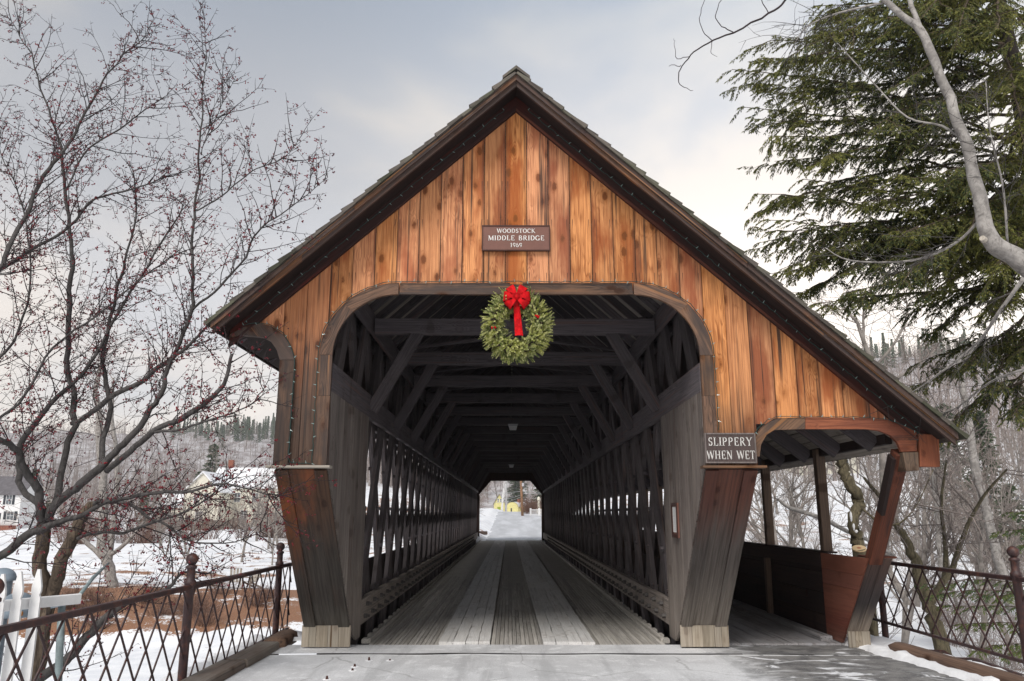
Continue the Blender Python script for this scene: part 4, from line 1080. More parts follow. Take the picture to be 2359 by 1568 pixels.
# ------------------------------------------------------------ iron railings
def railing(label, X, posts, y_end, ztop, zbot, sgn, broken=False, pitch=.36):
    t = empty('iron_railing', (X, posts[0], 0), label, 'railing', 'rusty lattice railings')
    for y in posts:
        mb = MB(); mb.lathe([(.045, -.35), (.045, ztop-.02), (.058, ztop), (.058, ztop+.03), (.042, ztop+.05), (.042, ztop+.15), (.055, ztop+.16), (.055, ztop+.18), (.03, ztop+.195)], 14, c=(X, y, 0))
        po = mb.build('railing_post', M['iron'], t, True)
        mb = MB(); c = ztop+.25; mb.lathe([(0, c-.062)]+[(.062*cos(a), c+.062*sin(a)) for a in [radians(q) for q in range(-75, 80, 15)]]+[(0, c+.062)], 16, c=(X, y, 0))
        fo = mb.build('finial', M['iron'], None, True); fo.parent = po; fo.matrix_local = pinv(po)
    ys_ = posts+[y_end]
    lo, hi = min(ys_), max(ys_)
    order = sorted(ys_)
    for a, b in zip(order[:-1], order[1:]):
        beam('top_rail', (X-sgn*.0, a+.03, ztop-.03), (X, b-.03, ztop-.03), .065, .05, M['iron'], t, ch=.008)
        zb = zbot(a, b) if callable(zbot) else zbot
        beam('bottom_rail', (X, a+.03, zb), (X, b-.03, zb), .045, .035, M['iron'], t, ch=.006)
        n = max(2, round((b-a)/pitch)); p = (b-a)/n
        for i in range(-1, n+1):
            for d in (1, -1):
                # a bar starts at the top rail and reaches the bottom rail two pitches on
                y0 = a+(i+.5)*p; y1 = y0+d*p*1.9
                z0, z1 = ztop-.055, zb
                if y0 < a or y0 > b:
                    continue
                f = 1.0
                if y1 < a: f = (a-y0)/(y1-y0)
                if y1 > b: f = (b-y0)/(y1-y0)
                if f < .15: continue
                q0 = Vector((X+d*.009, y0, z0)); q1 = Vector((X+d*.009, y0+(y1-y0)*f, z0+(z1-z0)*f))
                beam('lattice_bar', q0, q1, .022, .013, M['iron'], t, up=Vector((1, 0, 0)), ch=.003)
            if i == -1 or i == n:
                continue
        # bars that come in from the posts
        for d in (1, -1):
            yy = a if d > 0 else b
            z0 = zb+(ztop-.055-zb)*.62
            beam('lattice_bar', (X+d*.009, yy, z0), (X+d*.009, yy+d*p*1.18, zb), .022, .013, M['iron'], t, up=Vector((1, 0, 0)), ch=.003)
    return t
rl = railing('rusty lattice railing with ball finials left of the bridge', -3.31, [5.25, 8.47, 11.7], 12.35, .975, .02, -1)
beam('bracket', (-3.31, 12.3, .95), (-3.31, 12.3, .05), .05, .012, M['iron'], rl)
beam('bracket', (-3.31, 8.47, .98), (-2.9, 8.9, 1.04), .02, .02, M['iron'], rl)
rr = railing('rusty lattice railing with a broken lower rail right of the bridge', 5.40, [5.5, 8.65, 11.85], 12.9, 1.04, (lambda a, b: .17 if b > 11 and a > 8 else .03), 1)
beam('loose_rail', (5.37, 9.6, .045), (5.36, 6.2, -.02), .05, .04, M['iron'], rr)
mb = MB(); mb.tube([(5.2, 10.4, .02), (5.3, 10.1, .05), (5.32, 9.9, .0), (5.36, 9.6, .05)], [.01, .018, .02, .014], 5); mb.build('bent_strap', M['iron'], rr)

# ------------------------------------------------------------ white picket fence and what stands behind it
pf = empty('picket_fence', (-4.0, 6.4, 0), 'short white picket fence with a projecting rail behind the left railing', 'fence')
for i, (u, v) in enumerate(((6, 1322), (46, 1317), (89, 1311), (-36, 1327))):
    Y = 6.45+.12*(u-46)/40; p = PT(u, v, Y); w = .040; zt = p.z
    P = [(-w, -1.4), (w, -1.4), (w, zt-.22), (w*.72, zt-.20), (w*.95, zt-.17), (w*.95, zt-.13), (w*.25, zt), (-w*.25, zt), (-w*.95, zt-.13), (-w*.95, zt-.17), (-w*.72, zt-.20), (-w, zt-.22)]
    pk = prism('picket', [(p.x+a, b) for a, b in P], p.y, p.y+.022, M['white'], pf)
a, b = PT(-60, 1402, 6.2), PT(176, 1380, 6.98)
beam('fence_rail', a+Vector((0, .05, 0)), b+Vector((0, .05, 0)), .04, .085, M['white'], pf)
beam('fence_rail', a+Vector((0, .05, -.75)), b+Vector((-.3, .05, -.75)), .04, .085, M['white'], pf)
bl = empty('blue_pole', PT(140, 1568, 7.3), 'leaning blue grey metal pole behind the picket fence rail', 'pole')
mb = MB(); mb.tube([PT(128, 1720, 7.3), PT(138, 1480, 7.35), PT(143, 1385, 7.4)], .032, 10); mb.build('pole_tube', M['bluepole'], bl, True)
mb = MB(); mb.tube([PT(133, 1398, 7.32), PT(131, 1372, 7.32)], [.055, .05], 8); mb.build('pole_clamp', M['bluegrey'], bl)
br = empty('brace_pipe', PT(210, 1330, 7.8), 'thin green grey pipe slanting up to the right behind the picket rail', 'pipe')
mb = MB(); mb.tube([PT(172, 1385, 7.4), PT(215, 1330, 7.9), PT(250, 1297, 8.3)], [.018, .018, .012], 7); mb.build('pipe', M['bluepole'], br, True)
bell = empty('floodlight', PT(42, 1400, 7.1), 'round blue grey lamp housing with an orange knob behind the pickets', 'floodlight')
c = PT(40, 1402, 7.15); mb = MB(); k = 16
mb.lathe([(0, .14)]+[(.145*sin(a), .0+.14*cos(a)) for a in [radians(q) for q in range(10, 100, 10)]]+[(.14, -.06), (.13, -.065)], k, c=c); mb.build('housing', M['bluegrey'], bell, True)
mb = MB(); mb.lathe([(.0, -.02), (.02, -.015), (.024, 0), (.02, .02), (0, .022)], 8, c=c+Vector((.095, -.11, -.03))); mb.build('knob', M['orange'], bell, True)
mb = MB(); mb.tube([c+Vector((0, 0, -.05)), c+Vector((0, 0, -2.2))], .03, 8); mb.build('stem', M['bluepole'], bell)
cap = empty('post_lantern', PT(8, 1320, 7.3), 'blue grey domed post cap at the far left picture edge', 'post cap')
c = PT(6, 1330, 7.4); mb = MB()
mb.lathe([(0, .085)]+[(.11*sin(radians(q)), .085*cos(radians(q))) for q in range(12, 96, 12)]+[(.125, -.005), (.125, -.025), (.09, -.03)], 16, c=c); mb.build('dome', M['bluegrey'], cap, True)
mb = MB(); mb.lathe([(.085, -.03), (.08, -2.4)], 12, c=c); mb.build('post', M['bluegrey'], cap, True)

# ------------------------------------------------------------ trees
class Tree:
    """collects branches as polylines: thick ones and fine ones"""
    def __init__(s, seed, sides=(8, 5, 3)): s.rg = random.Random(seed); s.big = MB(); s.fine = MB(); s.fruit = MB(); s.sides = sides; s.tips = []
    def line(s, P, rad, lev):
        (s.big if lev <= 1 else s.fine).tube(P, rad, s.sides[0] if lev == 0 else (s.sides[1] if lev == 1 else s.sides[2]), cap=(lev < 2))
    def wander(s, p, d, L, n, wob, up):
        P = [p.copy()]; d = d.normalized()
        for i in range(n):
            d = (d+Vector((s.rg.gauss(0, wob), s.rg.gauss(0, wob), s.rg.gauss(0, wob)+up))).normalized(); P.append(P[-1]+d*(L/n))
        return P, d
    def along(s, P, t):
        k = t*(len(P)-1); i = min(int(k), len(P)-2); f = k-i; return P[i].lerp(P[i+1], f), (P[i+1]-P[i]).normalized()
    def child_dir(s, d, ang, flat=1.0, up=.0):
        r = Vector((s.rg.gauss(0, 1), s.rg.gauss(0, 1)*flat, s.rg.gauss(0, 1)+up)); a = r-d*r.dot(d)
        if a.length < .01: a = Vector((1, 0, 0))
        a.normalize(); return d*cos(ang)+a*sin(ang)
    def berry(s, p, r):
        b = len(s.fruit.V); a = s.rg.uniform(0, 2)
        c, q = cos(a)*r, sin(a)*r
        s.fruit.add([(p.x, p.y, p.z+r), (p.x+c, p.y+q, p.z), (p.x-q, p.y+c, p.z), (p.x-c, p.y-q, p.z), (p.x+q, p.y-c, p.z), (p.x, p.y, p.z-r)],
                    [(0, 1, 2), (0, 2, 3), (0, 3, 4), (0, 4, 1), (5, 2, 1), (5, 3, 2), (5, 4, 3), (5, 1, 4)])
def smooth_poly(P, rad, sub=4):
    """Catmull-Rom through the listed places"""
    out = []; rr = []
    n = len(P)
    for i in range(n-1):
        p0, p1, p2, p3 = P[max(i-1, 0)], P[i], P[i+1], P[min(i+2, n-1)]
        for k in range(sub):
            t = k/sub; out.append(.5*((2*p1)+(p2-p0)*t+(2*p0-5*p1+4*p2-p3)*t*t+(3*p1-p0-3*p2+p3)*t*t*t)); rr.append(rad[i]+(rad[i+1]-rad[i])*t)
    out.append(P[-1]); rr.append(rad[-1]); return out, rr
# --- crabapple
T = Tree(11, (10, 6, 3)); rg = T.rg
crab_l = [
 # u, v, Y, radius in view px
 ([(60, 1800, 8.9, 20), (78, 1520, 8.9, 18), (92, 1400, 8.9, 17), (97, 1300, 8.9, 16), (97, 1240, 8.9, 16), (100, 1205, 8.9, 15)], 0, 0),
 ([(85, 1560, 8.9, 12), (112, 1390, 8.9, 15), (135, 1320, 8.85, 16), (165, 1240, 8.8, 15), (190, 1190, 8.8, 14), (215, 1165, 8.8, 11)], 0, 0),
 ([(100, 1215, 8.9, 14), (88, 1160, 8.8, 13), (70, 1100, 8.7, 12), (40, 1045, 8.5, 10), (0, 1010, 8.3, 8), (-60, 960, 8.1, 6)], 1, .1),
 ([(102, 1205, 8.9, 11), (132, 1130, 9.1, 10), (159, 1035, 9.3, 9), (171, 962, 9.4, 9), (165, 900, 9.5, 8), (153, 800, 9.6, 8), (163, 638, 9.7, 7), (166, 587, 9.7, 6), (148, 434, 9.7, 5), (140, 330, 9.6, 4), (122, 286, 9.6, 3.4), (87, 179, 9.5, 2.4), (61, 102, 9.5, 1.6), (15, 36, 9.5, .8)], 1, .2),
 ([(165, 975, 9.4, 7), (235, 932, 9.2, 8), (323, 873, 9.0, 7.5), (387, 834, 8.9, 6.5), (430, 800, 8.8, 5), (470, 750, 8.7, 3.5), (530, 700, 8.6, 2)], 1, .2),
 ([(113, 1195, 8.85, 12), (157, 1143, 8.8, 12), (211, 1094, 8.7, 12), (274, 1030, 8.7, 10), (333, 971, 8.7, 9), (363, 913, 8.8, 8), (385, 860, 8.8, 7), (418, 790, 8.9, 6.5), (443, 714, 8.9, 6), (444, 638, 8.9, 5.2), (441, 561, 8.9, 4.5), (446, 485, 8.9, 4), (457, 383, 8.9, 3.4), (464, 281, 8.9, 2.6), (469, 189, 8.9, 1.8), (472, 117, 8.9, 1.2), (473, 41, 8.9, .6)], 1, .2),
 ([(245, 1085, 8.7, 9), (294, 1050, 8.5, 9), (343, 1006, 8.4, 8.5), (421, 957, 8.3, 8), (471, 927, 8.2, 7.5), (515, 883, 8.2, 6), (534, 815, 8.2, 4.5)], 1, .25),
 ([(443, 714, 8.9, 4.2), (505, 658, 8.6, 4), (556, 602, 8.4, 3.3), (597, 541, 8.2, 3), (633, 500, 8.1, 2.4), (709, 449, 8.0, 1.5), (755, 408, 8.0, .7)], 1, .1),
 ([(446, 485, 8.9, 2.6), (505, 459, 8.8, 2.5), (546, 418, 8.7, 2.2), (602, 383, 8.6, 1.8), (648, 367, 8.6, 1.3), (689, 321, 8.6, .6)], 1, .1),
 ([(464, 357, 8.9, 1.8), (480, 306, 8.9, 1.6), (510, 240, 8.9, 1.2), (541, 181, 8.9, .6)], 1, .1),
 ([(-175, 2000, 8.5, 20), (-165, 1450, 8.5, 17), (-135, 1030, 8.3, 14), (-92, 720, 8.0, 10)], 0, 0),
 ([(-100, 760, 8.05, 10), (-90, 700, 8.0, 9), (0, 622, 8.2, 8), (36, 530, 8.4, 7), (102, 408, 8.6, 6), (148, 347, 8.7, 5.2), (189, 270, 8.8, 4.2), (230, 204, 8.8, 3.2), (276, 138, 8.9, 2), (306, 110, 8.9, 1.3), (355, 41, 8.9, .6)], 1, .1),
 ([(-96, 740, 8.05, 7), (-80, 670, 8.3, 7), (0, 622, 8.5, 6), (60, 590, 8.6, 5), (153, 526, 8.8, 4.4), (204, 469, 8.9, 3.6), (306, 439, 9, 2.6), (357, 418, 9, 1.8), (390, 385, 9, 1)], 1, .1),
 ([(150, 440, 9.0, 3.5), (200, 340, 9.1, 3), (280, 300, 9.2, 2.6), (330, 255, 9.2, 1.8), (385, 220, 9.2, 1)], 1, .1),
 ([(-162, 1430, 8.4, 12), (-70, 1340, 7.8, 12), (0, 1285, 7.8, 12), (59, 1231, 8.0, 12), (108, 1216, 8.1, 11), (170, 1192, 8.2, 8), (235, 1168, 8.2, 6.5), (318, 1138, 8.2, 5.5), (421, 1130, 8.2, 4.5), (520, 1116, 8.2, 3), (610, 1138, 8.2, 1.6), (640, 1150, 8.2, .8)], 1, .1),
 ([(175, 1237, 8.8, 6), (240, 1228, 8.7, 5), (300, 1222, 8.6, 4.5), (400, 1185, 8.5, 3.6), (470, 1150, 8.5, 2.6), (540, 1090, 8.5, 1.4)], 1, .1),
 ([(210, 1170, 8.8, 8), (250, 1148, 8.8, 7), (310, 1172, 8.7, 4.6), (380, 1210, 8.6, 3.6), (450, 1250, 8.5, 2.6), (560, 1240, 8.4, 1.4), (640, 1200, 8.3, .8)], 1, 0),
 ([(60, 1640, 8.2, 16), (83, 1565, 8.2, 14), (147, 1525, 8.2, 13), (196, 1461, 8.3, 12), (245, 1422, 8.3, 11), (294, 1388, 8.4, 9), (345, 1368, 8.5, 7), (392, 1353, 8.5, 5), (426, 1320, 8.6, 3.5), (490, 1312, 8.6, 2)], 1, 0),
 ([(105, 1190, 8.95, 10), (60, 1120, 9.1, 9), (45, 1040, 9.2, 9), (80, 980, 9.2, 8), (150, 900, 9.3, 6), (215, 820, 9.4, 5), (290, 690, 9.5, 4), (370, 560, 9.5, 3), (420, 470, 9.5, 1.8)], 1, .1),
 ([(-134, 1035, 8.35, 6), (-60, 1000, 8.6, 5), (40, 930, 8.6, 4), (130, 800, 8.6, 3.4), (230, 720, 8.6, 3), (330, 640, 8.6, 2.4), (420, 570, 8.6, 1.6)], 1, .1),
 ([(-136, 1045, 8.4, 6), (-60, 900, 9.0, 5), (30, 780, 9.2, 4), (70, 640, 9.2, 3), (60, 500, 9.2, 2.4), (20, 400, 9.2, 1.6), (-20, 300, 9.2, 1)], 1, .1),
 ([(343, 1006, 8.4, 5), (400, 990, 8.3, 4), (470, 975, 8.2, 3), (550, 950, 8.1, 2), (610, 900, 8.05, 1)], 1, .1),
 ([(235, 1080, 9.1, 9), (242, 1000, 9.3, 8), (248, 900, 9.5, 7), (236, 820, 9.6, 6), (262, 700, 9.7, 5), (285, 600, 9.7, 3.6), (320, 480, 9.7, 2.4), (300, 380, 9.7, 1.4)], 1, .1)]
def crab_sub(P, r0, lev, L):
    """spawn finer growth from a branch polyline"""
    n = max(1, int(L/(.085 if lev == 1 else (.05 if lev == 2 else .05))))
    for i in range(n):
        t = (i+rg.random())/n
        if lev == 1 and t < .05: continue
        p, d = T.along(P, t)
        if lev == 1:
            l = rg.uniform(.3, 1.25)*(1-.4*t); c = T.child_dir(d, radians(rg.uniform(28, 62)), .55, .5); r = .0085*rg.uniform(.6, 1)
            Q, _ = T.wander(p, c, l, 6, .13, .035); T.line(Q, [r*(1-.75*k/6) for k in range(7)], 2); crab_sub(Q, r, 2, l)
        elif lev == 2:
            if rg.random() < .22:
                l = rg.uniform(.15, .42)*(1-.3*t); c = T.child_dir(d, radians(rg.uniform(30, 75)), .7, .2); r = .0038
                Q, _ = T.wander(p, c, l, 4, .16, .03); T.line(Q, [r, r*.8, r*.7, r*.5, r*.35], 2); crab_sub(Q, r, 3, l)
            elif rg.random() < .7: spur(p, d)
        elif lev == 3:
            if rg.random() < .6: spur(p, d)
def spur(p, d):
    l = rg.uniform(.02, .07); c = T.child_dir(d, radians(rg.uniform(50, 95)), .8, -.15)
    q = p+c*l; T.line([p, p+c*l*.5+Vector((0, 0, .004)), q], [.003, .0025, .0018], 3)
    if rg.random() < .7:
        for k in range(rg.choice([1, 2, 2, 3, 4, 5])):
            e = q+Vector((rg.uniform(-.020, .020), rg.uniform(-.020, .020), -rg.uniform(.004, .032))); T.berry(e, rg.uniform(.0075, .011))
limbsB = MB(); trunkB = MB()
ends = []
for pts, sub, st in crab_l:
    P = [PT(u, v, Y) for u, v, Y, r in pts]; rad = [r/FOC*Y*(.76 if sub else .92) for u, v, Y, r in pts]
    P, rad = smooth_poly(P, rad, 5)
    for i in range(1, len(P)-1): P[i] = P[i]+Vector((mnoise.noise(P[i]*3), mnoise.noise(P[i]*3+Vector((9, 0, 0))), mnoise.noise(P[i]*3+Vector((0, 9, 0)))))*.05+Vector((rg.gauss(0, 1), rg.gauss(0, 1), rg.gauss(0, 1)))*min(.006, rad[i]*.2)
    (trunkB if sub == 0 else limbsB).tube(P, rad, 10 if max(rad) > .02 else 6)
    if sub:
        L = sum((P[i+1]-P[i]).length for i in range(len(P)-1)); k0 = int(len(P)*st); Q = P[k0:]
        L2 = L*(1-st); crab_sub(Q, .008, 1, L2*1.0)
        crab_sub(Q[len(Q)//2:], .004, 2, L2*.7)
crab = empty('crabapple_tree', (PT(70, 1568, 8.9).x, 8.9, -1.4), 'bare crabapple tree with dark red berries spreading left of the bridge', 'tree')
trunkB.build('trunk', M['bark'], crab, True); limbsB.build('limbs', M['limb'], crab, True)
tag(T.fine.build('twigs', M['twig'], crab), kind='stuff'); tag(T.fruit.build('berries', M['berry'], crab), kind='stuff')

# --- generic bare trees
def bare_mesh(seed, H=9, n1=15, spread=.9, dens=1.0, r0=.13, lean=.06, multi=1):
    T_ = Tree(seed, (8, 5, 3)); g_ = T_.rg
    for m in range(multi):
        d = Vector((g_.uniform(-lean, lean)+(.28*cos(m*2.4) if multi > 1 else 0), g_.uniform(-lean, lean)+(.28*sin(m*2.4) if multi > 1 else 0), 1))
        P, _ = T_.wander(Vector((0, 0, -.3)), d, H*g_.uniform(.8, 1), 9, .07, .04); k = len(P); T_.line(P, [r0*(1-.9*i/(k-1)) for i in range(k)], 0)
        for i in range(n1):
            t = .22+.76*(i+g_.random())/n1; p, dd = T_.along(P, t); rr = r0*(1-.9*t)*.55+.008
            l = H*.42*(1-.55*t)*g_.uniform(.6, 1.15)*spread; c = T_.child_dir(dd, radians(g_.uniform(30, 62)), 1, .2)
            Q, _ = T_.wander(p, c, l, 6, .12, .06); T_.line(Q, [rr*(1-.8*j/6) for j in range(7)], 1)
            for j in range(int(8*dens)):
                u_ = .15+.8*(j+g_.random())/int(8*dens); q, e = T_.along(Q, u_); l2 = l*.45*(1-.5*u_)*g_.uniform(.5, 1.2)
                S, _ = T_.wander(q, T_.child_dir(e, radians(g_.uniform(28, 60)), 1, .25), l2, 4, .14, .05); T_.line(S, [.013, .010, .008, .006, .005], 2)
                for h in range(int(5*dens)):
                    q2, e2 = T_.along(S, g_.uniform(.15, 1)); W_, _ = T_.wander(q2, T_.child_dir(e2, radians(g_.uniform(25, 60)), 1, .2), l2*.55*g_.uniform(.4, 1), 3, .15, .04); T_.line(W_, [.0075, .006, .0055, .004], 2)
    return T_
PROTO = []
for i, (sd_, H, n1, sp_, de, r0, mu) in enumerate(((21, 9, 16, .9, 1, .13, 1), (22, 11, 18, .75, .9, .15, 1), (23, 7, 13, 1.1, 1.1, .10, 2), (24, 10, 15, .9, 1, .12, 2), (25, 8, 14, 1.15, 1.1, .12, 1))):
    T_ = bare_mesh(sd_, H, n1, sp_, de, r0, .08, mu)
    PROTO.append((H, T_.big, T_.fine))
_pm = {}
def put_tree(kind, x, y, h, label, group, bark='bgbark', twig='bgtwig', rz=None, name='bare_tree', z=None, lean=0):
    H, big, fine = PROTO[kind]
    key = (kind, bark, twig)
    if key not in _pm: _pm[key] = (mesh('trunk', big.V, big.F, M[bark], True), mesh('crown', fine.V, fine.F, M[twig]))
    a, b = _pm[key]; s = h/H
    e_ = bpy.data.objects.new(name, None); COL.objects.link(e_); e_.location = (x, y, (gz(x, y) if z is None else z)-.05); e_.rotation_euler = (lean*.6, lean, R.uniform(0, 6.28) if rz is None else rz); e_.scale = (s, s, s)
    tag(e_, label, 'tree', group)
    for nm, me in (('trunk', a), ('crown', b)):
        o = bpy.data.objects.new(nm, me); COL.objects.link(o); o.parent = e_
    return e_
# brush: many thin stems from the ground
def brush_mesh(seed, n=70, H=2.2, spread=.9):
    mb = MB(); g_ = random.Random(seed); T_ = Tree(seed)
    for i in range(n):
        a = g_.uniform(0, 6.28); r = g_.uniform(0, spread*.5); p = Vector((r*cos(a), r*sin(a), -.1)); d = Vector((cos(a)*g_.uniform(.1, .8), sin(a)*g_.uniform(.1, .8), 1))
        l = H*g_.uniform(.45, 1); P, _ = T_.wander(p, d, l, 5, .12, -.02); mb.tube(P, [.012, .010, .008, .006, .005, .004], 3, cap=False)
        for j in range(5):
            q, e = T_.along(P, g_.uniform(.3, 1)); S, _ = T_.wander(q, T_.child_dir(e, .7), l*.3, 2, .15, 0); mb.tube(S, [.006, .005, .004], 3, cap=False)
    return mb
BR = [brush_mesh(31), brush_mesh(32, 90, 1.6, 1.6), brush_mesh(33, 50, 3.0, .8)]
_bm = {}
def put_brush(kind, x, y, s, label, group, mat='redtwig', z=None):
    key = (kind, mat)
    if key not in _bm: _bm[key] = mesh('bush', BR[kind].V, BR[kind].F, M[mat])
    o = bpy.data.objects.new('bare_bush', _bm[key]); COL.objects.link(o); o.location = (x, y, gz(x, y) if z is None else z); o.scale = (s, s, s); o.rotation_euler = (0, 0, R.uniform(0, 6.28))
    return tag(o, unique_label(label, x, y, s*7), 'bush', group)

# --- conifers
def blade(mb, p, d, L, w, rng, nrm=None):
    d = d.normalized(); s = d.cross(nrm if nrm is not None else Vector((rng.uniform(-1, 1), rng.uniform(-1, 1), rng.uniform(-1, 1))))
    if s.length < .01: s = Vector((1, 0, 0))
    s.normalize(); m = p+d*(L*.45)
    mb.add([tuple(p), tuple(m+s*w), tuple(p+d*L), tuple(m-s*w)], [(0, 1, 2, 3)])
def bough(wb, nb, P, r0, rng, sec=.075, ls=.42, bl=.085, bw=.013, droop=.35, fan=1.0):
    """a hemlock bough: a limb, side twigs in a loose flat fan, short needle sprays along each"""
    n = len(P); L = sum((P[i+1]-P[i]).length for i in range(n-1)); wb.tube(P, [r0*(1-.85*i/(n-1)) for i in range(n)], 5)
    k = int(L/sec)
    for i in range(k):
        t = (i+rng.random())/k
        if t < .12 and rng.random() < .6: continue
        q = t*(n-1); j = min(int(q), n-2); p = P[j].lerp(P[j+1], q-j); d = (P[j+1]-P[j]).normalized(); side = d.cross(Vector((0, 0, 1))).normalized()
        for s in (-1, 1):
            if rng.random() < .12: continue
            l = ls*(1-.62*t)*rng.uniform(.55, 1.25)*min(1, t*4+.3)
            e = (d*rng.uniform(.55, 1)+side*s*fan*rng.uniform(.6, 1.05)+Vector((0, 0, rng.uniform(-.25, .12)))).normalized()
            pts = [p]; m = 5
            for a in range(m):
                e = (e+Vector((rng.gauss(0, .07), rng.gauss(0, .07), -droop*.28+rng.gauss(0, .05)))).normalized(); pts.append(pts[-1]+e*(l/m))
            wb.tube(pts, [.004, .0035, .003, .0025, .002, .0015], 3, cap=False)
            nn = max(2, int(l/.019))
            for b in range(nn):
                u_ = (b+rng.random())/nn*m; a = min(int(u_), m-1); pp = pts[a].lerp(pts[a+1], u_-a); dd = (pts[a+1]-pts[a]).normalized(); sd_ = dd.cross(Vector((0, 0, 1))).normalized()
                for s2 in (-1, 1):
                    f = (dd*rng.uniform(.5, 1.0)+sd_*s2*rng.uniform(.5, .9)+Vector((0, 0, rng.uniform(-.9, .05)))); Lb = bl*rng.uniform(.6, 1.35)
                    blade(nb, pp, f, Lb, bw*rng.uniform(.7, 1.3), rng)
            blade(nb, pts[-1], e, bl*1.2, bw, rng)
def bough_path(a, b, sag, n=9, rng=R):
    """from a to b, level first then drooping"""
    P = []
    for i in range(n+1):
        t = i/n; q = a.lerp(b, t); q.z += sag*4*t*(1-t); q += Vector((rng.gauss(0, .02), rng.gauss(0, .02), rng.gauss(0, .02))); P.append(q)
    return P
rh = random.Random(5)
hem = empty('hemlock_tree', (8.75, 12.2, gz(8.75, 12.2)), 'tall dark green hemlock with drooping boughs right of the bridge', 'tree')
tx, ty = 8.75, 12.2
mb = MB(); mb.tube([Vector((tx+.1*sin(z), ty, z)) for z in (-1.6, 1, 3, 5, 7, 9, 11, 13)], [.24, .22, .2, .18, .16, .13, .1, .06], 12); mb.build('trunk', M['hembark'], hem, True)
import itertools
tips = [(1684, 163, 11.0, 330), (1712, 112, 11.4, 260), (1796, 135, 10.6, 200), (1869, 84, 12.2, 150), (1875, 17, 11.2, 60), (1930, 40, 10.4, 90), (1718, 250, 11.9, 360), (1763, 314, 10.8, 400), (1780, 372, 12.0, 420), (1847, 410, 11.2, 440), (1735, 443, 11.6, 520), (1746, 561, 12.2, 560), (1791, 623, 11.3, 580), (1847, 674, 11.8, 600), (1959, 674, 10.8, 610), (1760, 500, 11.0, 540),
        (2020, 90, 10.6, 60), (2060, 200, 10.2, 140), (2120, 40, 10.0, 0), (2000, 300, 10.4, 280), (2060, 400, 10.2, 380), (1960, 470, 10.6, 450), (2080, 540, 10.0, 470), (2180, 250, 9.9, 200), (2200, 120, 9.8, 40), (2250, 380, 10, 300), (2240, 520, 10.1, 460), (1920, 230, 13.2, 260), (1900, 330, 13.4, 360), (1960, 150, 13.6, 180), (2020, 560, 12.8, 520), (1930, 600, 12.6, 560), (2120, 620, 11.8, 540), (2200, 640, 12.4, 560),
        (1990, 20, 12.6, -40), (2080, -30, 12.4, -80), (2160, 150, 13.0, 100), (2300, 60, 9.4, 0), (2340, 200, 9.3, 120), (2360, 330, 9.4, 260), (2420, 120, 9.4, 40), (2420, 430, 9.6, 360), (2300, 620, 10, 540),
        (2066, 735, 12.6, 640), (2150, 770, 12.0, 660), (2250, 740, 11.4, 640), (2101, 845, 12.8, 740), (2106, 892, 12.2, 800), (2156, 1010, 11.9, 860), (2220, 850, 11.4, 760), (2280, 900, 11.2, 800), (2340, 820, 11, 720), (2210, 950, 12.4, 860), (2330, 960, 11.2, 860)]
edge = [(1720, 140), (1800, 120), (1740, 200), (1800, 230), (1745, 285), (1790, 345), (1850, 390), (1870, 440), (1760, 470), (1790, 520), (1765, 590), (1830, 645), (1890, 690), (1960, 640), (1880, 60), (1900, 120)]
for (u, v) in edge[::1]:
    tips.append((u+rh.uniform(-15, 15), v+rh.uniform(-18, 18), rh.uniform(10.6, 13.2), v*.9+rh.uniform(0, 60)))
for i in range(34):
    u = rh.uniform(2060, 2400); v = rh.uniform(-60, 720)
    if u < 1980 and v > 640: continue
    tips.append((u, v, rh.uniform(9.8, 14), v-rh.uniform(20, 110)))
wb = MB(); nb = MB()
for (u, v, Y, vs) in tips:
    b = PT(u, v, Y); a = Vector((tx-.1, ty, PT(2400, vs-30, 12.2).z)); L = (b-a).length
    P = bough_path(a+Vector((0, 0, rh.uniform(-.5, .5))), b, .05*L*rh.uniform(-1.0, 2.2), 10, rh)
    low = v > 700
    dr = rh.uniform(.15, .95)
    bough(wb, nb, P, .03 if L > 2.5 else .02, rh, .105, .62 if L > 2 else .42, .062, .0085, dr, rh.uniform(.6, 1.1))
    if L > 1.8:
        for k in range(6):      # side boughs that break the layer
            t = rh.uniform(.3, .92); q = t*(len(P)-1); j = min(int(q), len(P)-2); p = P[j].lerp(P[j+1], q-j); d = (P[j+1]-P[j]).normalized(); sd_ = d.cross(Vector((0, 0, 1))).normalized()*rh.choice([-1, 1])
            e = (d*rh.uniform(.5, 1)+sd_*rh.uniform(.3, .9)+Vector((0, 0, rh.uniform(-.7, .45)))).normalized(); l = L*rh.uniform(.14, .30)*(1.2-t*.5)
            bough(wb, nb, bough_path(p, p+e*l, -.02+.1*l*rh.uniform(-1, 1), 6, rh), .009, rh, .08, .34, .06, .0085, rh.uniform(.2, 1), rh.uniform(.7, 1.2))
wb.build('boughs', M['bark'], hem); tag(nb.build('needles', M['hemlock'], hem), kind='stuff')
